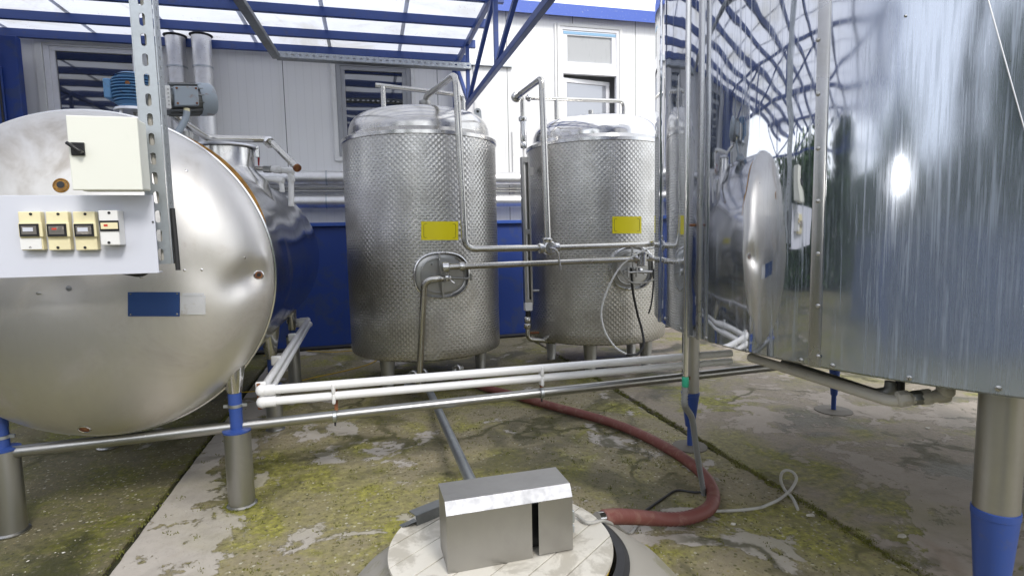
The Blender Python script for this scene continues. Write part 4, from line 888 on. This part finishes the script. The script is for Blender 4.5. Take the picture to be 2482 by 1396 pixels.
KL2=G(2020,996); kleg(KL2,0,r_=.05,cone=(A(2018,957,KL2.y).z,A(2018,925,KL2.y).z+.25),disc=.15)
pk=A(2413,1240,1.76); KL3=V((pk.x,pk.y,0)); kleg(KL3,0,r_=.062,cone=(.22,pk.z+.01),disc=.125)
KL4=V((4.0,2.2,0)); kleg(KL4,0,cone=(.3,.58)); KL5=V((3.9,4.2,0)); kleg(KL5,0,cone=(.3,.58))
# vertical conduit pipe in front of the cladding
pv=A(1665,500,2.60); px_=V((pv.x,pv.y,0)); zb1=A(1668,922,pv.y).z
tp=thing('riser_pipe','straight thin steel riser pipe fixed in front of the polished tank','pipe',V((pv.x,pv.y,zb1)))
MB().cyl(V((pv.x,pv.y,zb1)),V((pv.x,pv.y,KT+.1)),.0125,16).build('tube',M['steelbright'],tp)
q=A(1686,546,2.66); MB().cyl(V((pv.x,pv.y,q.z)),V((q.x+.02,q.y,q.z)),.006,8).build('clip',M['rust'],tp)
MB().lathe([(.0145,-.045),(.0165,-.04),(.0165,0),(.0145,.005)],V((pv.x,pv.y,zb1+.015)),Z,18).build('green_tape',M['green'],tp)
# second steel pipe / edge tube at the seam
f0=V((pv.x,pv.y,zb1-.01)); gend=G(1706,1196,.02)
P=[f0,f0-Z*.12+V((.0,.02,0)),A(1678,1010,2.83),A(1688,1090,3.0),A(1698,1150,3.15),gend]
Q=[]
for i in range(len(P)-1):
    for k in range(14): Q.append(P[i].lerp(P[i+1],k/14))
Q.append(P[-1])
for _ in range(14): Q=[Q[0]]+[(Q[i-1]+Q[i]*2+Q[i+1])/4 for i in range(1,len(Q)-1)]+[Q[-1]]
def dens(Q,step):
    out=[Q[0]]; 
    for a,b in zip(Q,Q[1:]):
        n=max(1,int((b-a).length/step)); out+=[a.lerp(b,k/n) for k in range(1,n+1)]
    return out
Qd=dens(Q,.007); tag(MB().tube(Qd,.016,12,rf=lambda i:.0170 if i%2 else .0125).build('flexible_conduit',M['conduit'],base=gend,smooth=80),'grey ribbed conduit hanging from green tape down to the floor','conduit')
cable('floor_cable',None,None,.007,'dark','thin dark cable on the floor from the ribbed conduit towards the hose','cable',pts3=[gend+Z*.01,G(1680,1192,.008),G(1640,1188,.008),G(1610,1205,.008),G(1560,1240,.008)])
cable('floor_cable',None,None,.007,'cord','grey cable running from under the red hose up to the steel box','cable',pts3=[G(1560,1262,.008),G(1545,1272,.008),G(1530,1290,.01),G(1515,1288,.02),G(1490,1272,.20),G(1462,1262,.34),G(1425,1266,.365),G(1400,1250,.37),A(1392,1245,2.24)])
cable('loose_rope',None,None,.0085,'cord','pale grey rope on the floor ending in an upright loop','rope',pts3=[G(1700,1238,.014),G(1735,1238,.016),G(1790,1236,.016),G(1840,1230,.02),G(1862,1222,.035),A(1888,1210,3.17),A(1915,1188,3.2),A(1930,1162,3.21),A(1924,1146,3.22),A(1908,1139,3.23),A(1895,1146,3.24),A(1893,1165,3.25),A(1902,1186,3.25),G(1920,1205,.03),G(1934,1234,.012)])
# under tank plastic pipe
zt=1.02; pts=[A(1700,861,3.9),A(1760,862,2.95),A(1819,869,2.6),A(2160,973,1.93)]
u=pipe('water_pipe',[A(1819,866,2.62),A(2160,972,1.92),A(2205,966,1.90),A(2292,958,1.88),A(2292,930,1.88)],.021,'beige plastic pipe slung under the polished tank ending in an elbow','pipe',mat='pprdirty',bend=.035,base=A(2160,972,1.92))
dd=(A(2292,958,1.88)-A(2205,966,1.90)).normalized()
for px,r_,h,mt in ((2190,.030,.035,'pprdirty'),(2222,.027,.03,'galvdark'),(2244,.029,.03,'pprdirty'),(2285,.027,.03,'pprdirty')):
    nut(u,A(px,966-(px-2190)*.08,1.9),dd,r_,h*.6,mt,8,'union')
q=A(2292,944,1.88); nut(u,q,Z,.028,.02,'pprdirty')
u=pipe('water_pipe',[A(1900,882,2.45),A(2125,958,2.03),A(2160,950,2.0),A(2163,925,2.0)],.024,'dark brown stained pipe bending up under the polished tank','pipe',mat='galvdark',bend=.06)
q=A(2182,930,1.98); tag(MB().tube([q+Z*.06,q,q-Z*.035],.015,12).build('drain_stub',M['dark'],base=q),'short black drain stub under the polished tank','stub')
# ================================================================ long steel pipe and the white pair
SA=V((F1.x+.02,F1.y,A(60,1096,F1.y).z)); SB=V((F2.x,F2.y,A(590,1035,F2.y).z)); SC=V((KL1.x-.02,KL1.y-.01,A(1640,912,KL1.y).z)); SD=SC+(SC-SB)*.30
SA=SA+(SA-SB)*.0
ls=thing('steel_floor_pipe','long slanting steel pipe linking the legs of the left and right tanks','pipe',SB)
MB().tube([SA,SB+AX*.02],.033,22).build('tube',M['legsteel'],ls); MB().tube([SB+AX*.02,SC,SD],.031,22).build('tube',M['legsteel'],ls)
MB().tube([SC-V((.06,.02,0)),SC+V((.0,-.05,0))],.012,8).build('bracket',M['rust'],ls)
def son(px): # point of the long pipe seen at px
    best=min((SB.lerp(SC,k/400) for k in range(-20,500)),key=lambda p:abs((p-CAM).dot(Rt)/((p-CAM).dot(Fw))*FPX+W0/2-px)); return best
def wz(px,py): p=son(px); return V((p.x,p.y,A(px,py,p.y).z))
corner=wz(640,946); c2_=wz(640,974); endu=wz(1740,853); endl=wz(1750,868)
e1_=wz(1640,866); e2_=wz(1640,887)
bu=A(745,776,6.3); bl=A(750,786,6.3); 
grp='pair of white plastic pipes above the steel pipe'
for k,(a,b,c,px0,lab) in enumerate(((corner,e1_,bu,0,'upper white plastic pipe of the pair crossing in front of the tanks'),(c2_,e2_,bl,0,'lower white plastic pipe of the pair crossing in front of the tanks'))):
    d=(b-a); far=b+d*.16
    t=thing('white_pipe',lab,'pipe',a,grp)
    MB().tube([far,a+(far-a)*.0],.027 if k==0 else .026,20).build('front_run',M['ppr'],t)
    MB().tube([a,c,c-L*.22],.025,18,bend=.04).build('back_run',M['ppr'],t)
    MB().ball(a,.037,18).build('elbow',M['ppr'],t); dn=d.normalized(); MB().cyl(a,a+dn*.075,.034,18).build('socket',M['ppr'],t)
    dc=(c-a).normalized(); MB().cyl(a,a+dc*.09,.032,18).build('socket',M['ppr'],t); MB().ball(c,.034,14).build('elbow',M['ppr'],t); MB().cyl(c,c-L*.08,.032,16).build('socket',M['ppr'],t)
def bracket(px,py_top,py_bot,lab):
    p=son(px); f=V((p.x,p.y-.0,0)); t=thing('pipe_bracket',lab,'bracket',p,'rusty brackets carrying the white pipes')
    za=A(px,py_top,p.y).z; 
    MB().box(V((p.x,p.y+.036,(za+p.z)/2)),(.022,.006,za-p.z),(L,AX,Z)).build('flat_bar',M['rust'],t,smooth=0)
    MB().lathe([(.034,-.012),(.037,-.010),(.037,.010),(.034,.012)],p,(SC-SB),24).build('pipe_clamp',M['galv'],t)
    MB().cyl(p-Z*.034,p-Z*.06,.006,8).build('bolt',M['dark'],t)
    for z in (wz(px,py_top+12).z,wz(px,py_top+36).z):
        MB().box(V((p.x,p.y+.0,z))+Z*.0,(.022,.075,.068),(L,AX,Z)).build('pipe_clip',M['white'],t,bevel=.01)
    return t
bracket(812,928,1015,'rusty bracket with white clips nearer the left tank'); bracket(1312,886,955,'rusty bracket with white clips between tank and polished tank')
t=thing('pipe_bracket','corner bracket of white clips where the pipes turn back','bracket',corner,'rusty brackets carrying the white pipes')
MB().box(corner+V((-.03,.03,-.04)),(.02,.05,.16),(L,AX,Z)).build('flat_bar',M['rust'],t,smooth=0); MB().box(corner+V((-.02,.035,.02)),(.06,.03,.05),(L,AX,Z)).build('pipe_clip',M['white'],t,bevel=.006)
for f_,lab in ((.28,'nearer clip on the receding white pipes'),(.62,'middle clip on the receding white pipes'),(.9,'farthest clip on the receding white pipes')):
    p=corner.lerp(bu,f_); tag(MB().box(p-L*.035+Z*.005,(.07,.035,.07),(L,AX,Z)).build('pipe_clip',M['white'],base=p,bevel=.008),lab,'clip','clips on the receding white pipes')
# ================================================================ floor items
def floorline(name,px,r_,mat,label,cat='cable',lift=1.0):
    return cable(name,None,None,r_,mat,label,cat,pts3=[G(x,y,r_*lift) for x,y in px])
pb=[PW-Aw*.28+Lw*u for u in (-3.,-1,0,.6,1.6,2.6,3.6,5,7)]
cable('black_floor_pipe',None,None,.03,'dark','black rubber pipe lying along the foot of the blue wall','pipe',pts3=[V((p.x,p.y,.03))+Aw*.04*math.sin(i*1.7) for i,p in enumerate(pb)])
floorline('yellow_wire',[(560,948),(590,950),(640,945),(700,930),(760,915),(830,900),(890,884),(915,872)],.006,'yellowwire','yellow wire curving over the floor to the left embossed tank','wire')
floorline('yellow_wire',[(640,862),(680,850),(740,850),(800,853),(850,850),(900,846)],.005,'yellowwire','yellow wire along the foot of the blue wall','wire')
# red hose
hp=[(1108,905,.10),(1140,925,.06),(1175,940,.045),(1225,952,.045),(1280,968,.045),(1360,990,.045),(1450,1014,.045),(1530,1042,.045),(1600,1076,.045),(1660,1112,.045),(1705,1150,.045),(1728,1190,.045),(1724,1226,.045),(1690,1248,.045),(1640,1258,.05),(1585,1256,.08),(1530,1252,.18),(1490,1251,.25),(1462,1254,.27)]
P=[G(x,y,z) for x,y,z in hp]; Q=[]
for i in range(len(P)-1):
    p0=P[max(i-1,0)];p1=P[i];p2=P[i+1];p3=P[min(i+2,len(P)-1)]
    for k in range(10):
        t_=k/10; Q.append(.5*((2*p1)+(p2-p0)*t_+(2*p0-5*p1+4*p2-p3)*t_*t_+(3*p1-p0-3*p2+p3)*t_**3))
Q.append(P[-1])
for _ in range(10): Q=[Q[0]]+[(Q[i-1]+Q[i]*2+Q[i+1])/4 for i in range(1,len(Q)-1)]+[Q[-1]]
Qd=dens(Q,.0095); rh=thing('red_hose','thick ribbed red hose curving across the mossy floor to the round cover','hose',P[8])
MB().tube(Qd,.04,18,rf=lambda i:.0385 if i%2 else .0340).build('ribbed_wall',M['redhose'],rh,smooth=80)
dh=(Q[-1]-Q[-6]).normalized(); MB().cyl(Q[-1]-dh*.01,Q[-1]+dh*.04,.03,20).build('end_nozzle',M['steelbright'],rh)
# grey floor pipe to the motor box
g0=G(1040,945,.10); g1_=G(1142,1168,.20); t=thing('grey_floor_pipe','straight grey pipe from the tank to the folded steel cover box','pipe',g0)
MB().tube([g0,g1_,g1_+(g1_-g0)*.03],.034,20).build('tube',M['galv'],t); MB().ball(g0,.04,16).build('elbow',M['galv'],t); MB().cyl(g0,g0+V((-.25,.1,.02)),.033,16).build('tube',M['galv'],t)
# ================================================================ round pit cover with steel box
ZC=.35; CC=G(1214,1312,ZC); CR=.455; CC0=V((CC.x,CC.y,0))
col=thing('pit_collar','sloping round cement collar under the white board cover','collar',CC0+V((.05,-.02,0)))
mb=MB(); rows=[]
for r_,z in ((.80,-.02),(.78,.03),(.66,.17),(.52,.275),(.475,.30),(.43,.30),(.40,.10)):
    rows.append([CC0+V((.05,-.02,0))+V((math.cos(a)*r_*(1+.015*math.sin(a*5)),math.sin(a)*r_*(1+.01*math.sin(a*7)),z)) for a in [2*PI*k/96 for k in range(97)]])
mb.grid(rows).build('cement',M['collar'],col,smooth=50)
MB().lathe([(.468,.25),(.472,.31),(.452,.325),(.42,.325)],CC0+V((.045,-.02,0)),Z,72).build('rubber_seal',M['dark'],col)
MB().lathe([(.435,.30),(.447,.318),(.44,.334)],CC0+V((.0,-.008,0)),Z,72).build('gold_band',M['yellowwire'],col)
cv=thing('board_cover','round whitewashed plank cover on the cement collar','cover',CC0+Z*.33)
# planks cut to the circle
pd_=yawdir(52)[0]; qd=V((-pd_.y,pd_.x,0)); nb=8; wbd=2*CR/nb
for i in range(nb):
    a=-CR+wbd*i+.0025; b=-CR+wbd*(i+1)-.0025; pts=[]; pts2=[]
    for k in range(13):
        q_=a+(b-a)*k/12; hw=math.sqrt(max(0,CR*CR-q_*q_)); pts.append(CC0+qd*q_+pd_*hw); pts2.append(CC0+qd*q_-pd_*hw)
    mb=MB(); mb.prism([p+Z*.335 for p in (pts2+pts[::-1])],Z*(ZC-.335+.0008*(i%3))); mb.build('plank',M['boards'],cv,smooth=0,bevel=.0015)
# folded steel cover box
c0=PLN(1079,1252,G(1086,1391,ZC),AX); A0=G(1086,1391,ZC); A1=G(1389,1335,ZC); bx=(A1-A0); bx.z=0; bwid=bx.length; X=bx.normalized(); Y=V((-X.y,X.x,0))
hgt=A(1079,1252,A0.y).z-ZC; ht2=hgt+.045; dep=.19
bxo=thing('steel_cover_box','folded grey sheet steel box with a slit, standing on the round plank cover','box',A0+X*bwid/2)
def bp(x,y,z): return A0+X*x+Y*y+Z*z
th=.003; s0=.655*bwid; s1_=.825*bwid; s0=bwid*.822; g_=.016
xa=(PLN(1291,1350,A0,Y)-A0).dot(X); xb=(PLN(1307,1348,A0,Y)-A0).dot(X)
mb=MB(); mb.box(bp(xa/2,th/2,hgt/2+.001),(xa,th,hgt),(X,Y,Z)); mb.box(bp((xb+bwid)/2,th/2,hgt/2+.005),(bwid-xb,th,hgt-.008),(X,Y,Z)); mb.build('front_sheet',M['boxsteel'],bxo,smooth=0)
mb=MB(); mb.prism([bp(0,0,hgt+.0015),bp(bwid,0,hgt+.0015),bp(bwid,.028,ht2),bp(0,.028,ht2)],Y*.003+Z*-.002); mb.build('chamfer_sheet',M['chamfer'],bxo,smooth=0)
mb=MB(); mb.box(bp(bwid/2,.028+(dep-.028)/2+.001,ht2-th/2),(bwid,dep-.03,th),(X,Y,Z)); mb.build('top_sheet',M['boxsteel'],bxo,smooth=0)
sd_=[(0.003,.004),(dep,.004),(dep,ht2-.004),(.03,ht2-.004),(.003,hgt)]
for x in (.0,bwid-th): MB().prism([bp(x+.0005,y,z) for y,z in sd_],X*(th-.001)).build('side_sheet',M['boxsteel'],bxo,smooth=0)
mb=MB(); mb.box(bp(bwid/2,dep*.55,hgt*.45),(bwid*.9,dep*.5,hgt*.8),(X,Y,Z)); mb.build('inner_block',M['black'],bxo,smooth=0)  # solid black block inside the box, behind the slit
mb=MB(); mb.box(bp(bwid+.012,.06,.12),(.022,.05,.05),(X,Y,Z)); mb.box(bp(bwid+.012,.05,.07),(.02,.03,.03),(X,Y,Z)); mb.build('cable_socket',M['galv'],bxo,bevel=.003)
q0=G(975,1277,ZC); q1=G(1066,1240,ZC); mb=MB(); d=(q1-q0).normalized(); e=V((-d.y,d.x,0))
mb.box(G(1040,1262,ZC)+Z*.024+d*.03,(.19,.004,.045),(d,e,Z)); mb.box(G(1040,1262,ZC)+Z*.046+d*.03+e*.03,(.19,.06,.004),(d,e,Z)); mb.prism([G(975,1278,ZC+.002),G(1012,1262,ZC+.002),G(1012,1262,ZC+.045)],e*.03)
tag(mb.build('angle_iron',M['galvdark'],base=q0,smooth=0),'dark angle iron lying left of the steel box on the cover','angle iron')
# ================================================================ things behind the camera, seen in the polished tank
def tree(c,h,w,label,mat='leaf',n=2600,name='broadleaf_tree',conic=False):
    c=V(c); t=thing(name,label,'tree',c,'trees behind the yard'); rr_=random.Random(int(h*100+c.x*10))
    MB().tube([c,c+Z*h*.4+V((.1,0,0)),c+Z*h*.85],.2,8,rf=lambda i:.2-.07*i).build('trunk',M['bark'],t)
    m=MB(); cl=[]
    for i in range(26):
        z=rr_.uniform(.15,1); k=(1-z)*.9+.08 if conic else math.sqrt(max(.05,1-(z-.5)**2*3.4)); a=rr_.uniform(0,2*PI); q=rr_.uniform(0,.8)*k*w; cl.append((c+V((math.cos(a)*q,math.sin(a)*q,h*(.12+.86*z))),w*(.25 if conic else .42)*rr_.uniform(.6,1.1)))
    for i in range(n):
        b,s=rr_.choice(cl); p=b+V((rr_.gauss(0,1),rr_.gauss(0,1),rr_.gauss(0,.9)))*s*.55; x=V((rr_.gauss(0,1),rr_.gauss(0,1),rr_.gauss(0,1))).normalized(); y=x.orthogonal().normalized(); q=rr_.uniform(.10,.2)
        m.add([p-x*q,p+y*q*.5,p+x*q,p-y*q*.5],[(0,1,2,3)])
    m.build('crown',M[mat],t,smooth=0)
for (x,y,h,w,mt,lab,cn) in ((-9,-10,6.0,2.8,'leaf','bushy tree behind the yard, reflected in the polished tank',False),(-7,-13,6.2,1.3,'needle','narrow dark conifer reflected in the polished tank',True),(-15,-5,4.6,3,'leaf','wide leafy tree reflected left of the conifers',False),(-12,-13,7.4,3.0,'leaf','tall leafy tree reflected behind the others',False),(-3,-12,6.4,3.0,'leaf','round tree reflected near the right of the polished tank',False),(-18,2,4.4,3,'leaf','low leafy tree reflected beside the canopy',False),(2,-11,5.4,2.8,'needle','dark conifer reflected at the far right',True),(-12,-9,8,1.7,'needle','conifer with a pointed top reflected in the polished tank',True),(-17,-1,5,2.2,'needle','conifer beyond the canopy reflected in the polished tank',True)):
    tree((x,y,-.03),h,w,lab,mt,conic=cn,name='conifer' if cn else 'broadleaf_tree',n=5000)
fl=V((-2.9,-.02,2.08)); fd=(V((1.25,1.81,1.72))-fl).normalized(); ft=thing('glint_lamp','small round lit lamp added in place of the camera flash, glinting in the polished tank','lamp',fl)  # added lamp and rod, standing in for the camera flash behind the glint
MB().lathe([(.02,-.09),(.035,-.085),(.05,-.05),(.065,.0),(.07,.010),(.060,.010),(.055,.0)],fl,fd,32).build('lamp_housing',M['galvdark'],ft)
lm=bpy.data.materials.new('lit_lens'); lm.use_nodes=True; b_=lm.node_tree.nodes['Principled BSDF']; b_.inputs['Emission Color'].default_value=(1,.97,.92,1); b_.inputs['Emission Strength'].default_value=140
MB().lathe([(.055,.002),(.03,.008),(0,.01)],fl,fd,32).build('lens',lm,ft)
MB().cyl(fl-fd*.06,V((fl.x,fl.y,ZP-.1))-V((fd.x,fd.y,0))*.06,.012,10).build('hanging_rod',M['galv'],ft)
hd=MB(); rr=random.Random(4); hp_=[(-15,5),(-14.5,1),(-13,-3),(-11,-6.5),(-7.5,-8.8),(-3.5,-9.6),(2,-9),(7,-7)]
for i in range(34000):
    t=rr.random()*(len(hp_)-1); a=int(t); f=t-a; x=hp_[a][0]*(1-f)+hp_[a+1][0]*f; y=hp_[a][1]*(1-f)+hp_[a+1][1]*f
    z=rr.random()**.8*(3.3+.35*math.sin(x*2.3+y)); p=V((x+rr.gauss(0,.45),y+rr.gauss(0,.45),z)); u=V((rr.gauss(0,1),rr.gauss(0,1),rr.gauss(0,1))).normalized(); v=u.orthogonal().normalized(); q=rr.uniform(.08,.17)
    hd.add([p-u*q,p+v*q*.6,p+u*q,p-v*q*.6],[(0,1,2,3)])
tag(hd.build('hedge',M['leaf'],smooth=0),'long dense green hedge closing the yard behind the photographer','hedge')
bt=thing('blue_container','low faded blue steel container behind the photographer, reflected in the polished tank','container',V((-5,-4.5,0)))
d1,d2=yawdir(-38); cbp=V((-5.2,-3.4,.75)); M['greyblue']=paint('faded_blue_paint',(.07,.10,.19),.6,(.15,.15,.16),.6,scale=2,thr=.48)
MB().box(cbp,(7.5,2.2,1.5),(d1,d2,Z)).build('container_body',M['greyblue'],bt,smooth=0,bevel=.02)
for k in range(5): MB().box(cbp+d1*(-3+1.5*k)+d2*1.115,(.08,.03,1.4),(d1,d2,Z)).build('rib',M['greyblue'],bt,smooth=0)
# ================================================================ light
w=bpy.data.worlds.new('World'); sc.world=w; w.use_nodes=True; nt=w.node_tree; k=N(nt); bg=nt.nodes['Background']
SUN_E,SUN_AZ=rad(42),rad(-28)        # sun to the front-left behind thin cloud
sdir=V((math.sin(rad(150))*math.cos(SUN_E),math.cos(rad(150))*math.cos(SUN_E),math.sin(SUN_E)))
sk=k('ShaderNodeTexSky',sky_type='NISHITA'); sk.sun_disc=False; sk.sun_elevation=SUN_E; sk.sun_rotation=math.atan2(sdir.x,sdir.y)
tc=k('ShaderNodeTexCoord').outputs['Generated']; n=k.noise(tc,2.2,6,.55,.4)
cl=k.mix(n,(7.0,7.3,8.0,1),(11.5,11.6,11.8,1)); nt.links.new(k.mix(.82,sk.outputs[0],cl),bg.inputs[0]); bg.inputs[1].default_value=.135
sd=bpy.data.lights.new('sun','SUN'); sd.energy=1.5; sd.angle=rad(14); sd.color=(1,.96,.9); so=bpy.data.objects.new('sun',sd); COL.objects.link(so); so.rotation_euler=sdir.to_track_quat('Z','Y').to_euler()
sc.view_settings.view_transform='Standard'; sc.view_settings.look='None'; sc.view_settings.exposure=0.6; sc.view_settings.gamma=1
for o in list(bpy.data.objects):
    if '_b' in o: del o['_b']
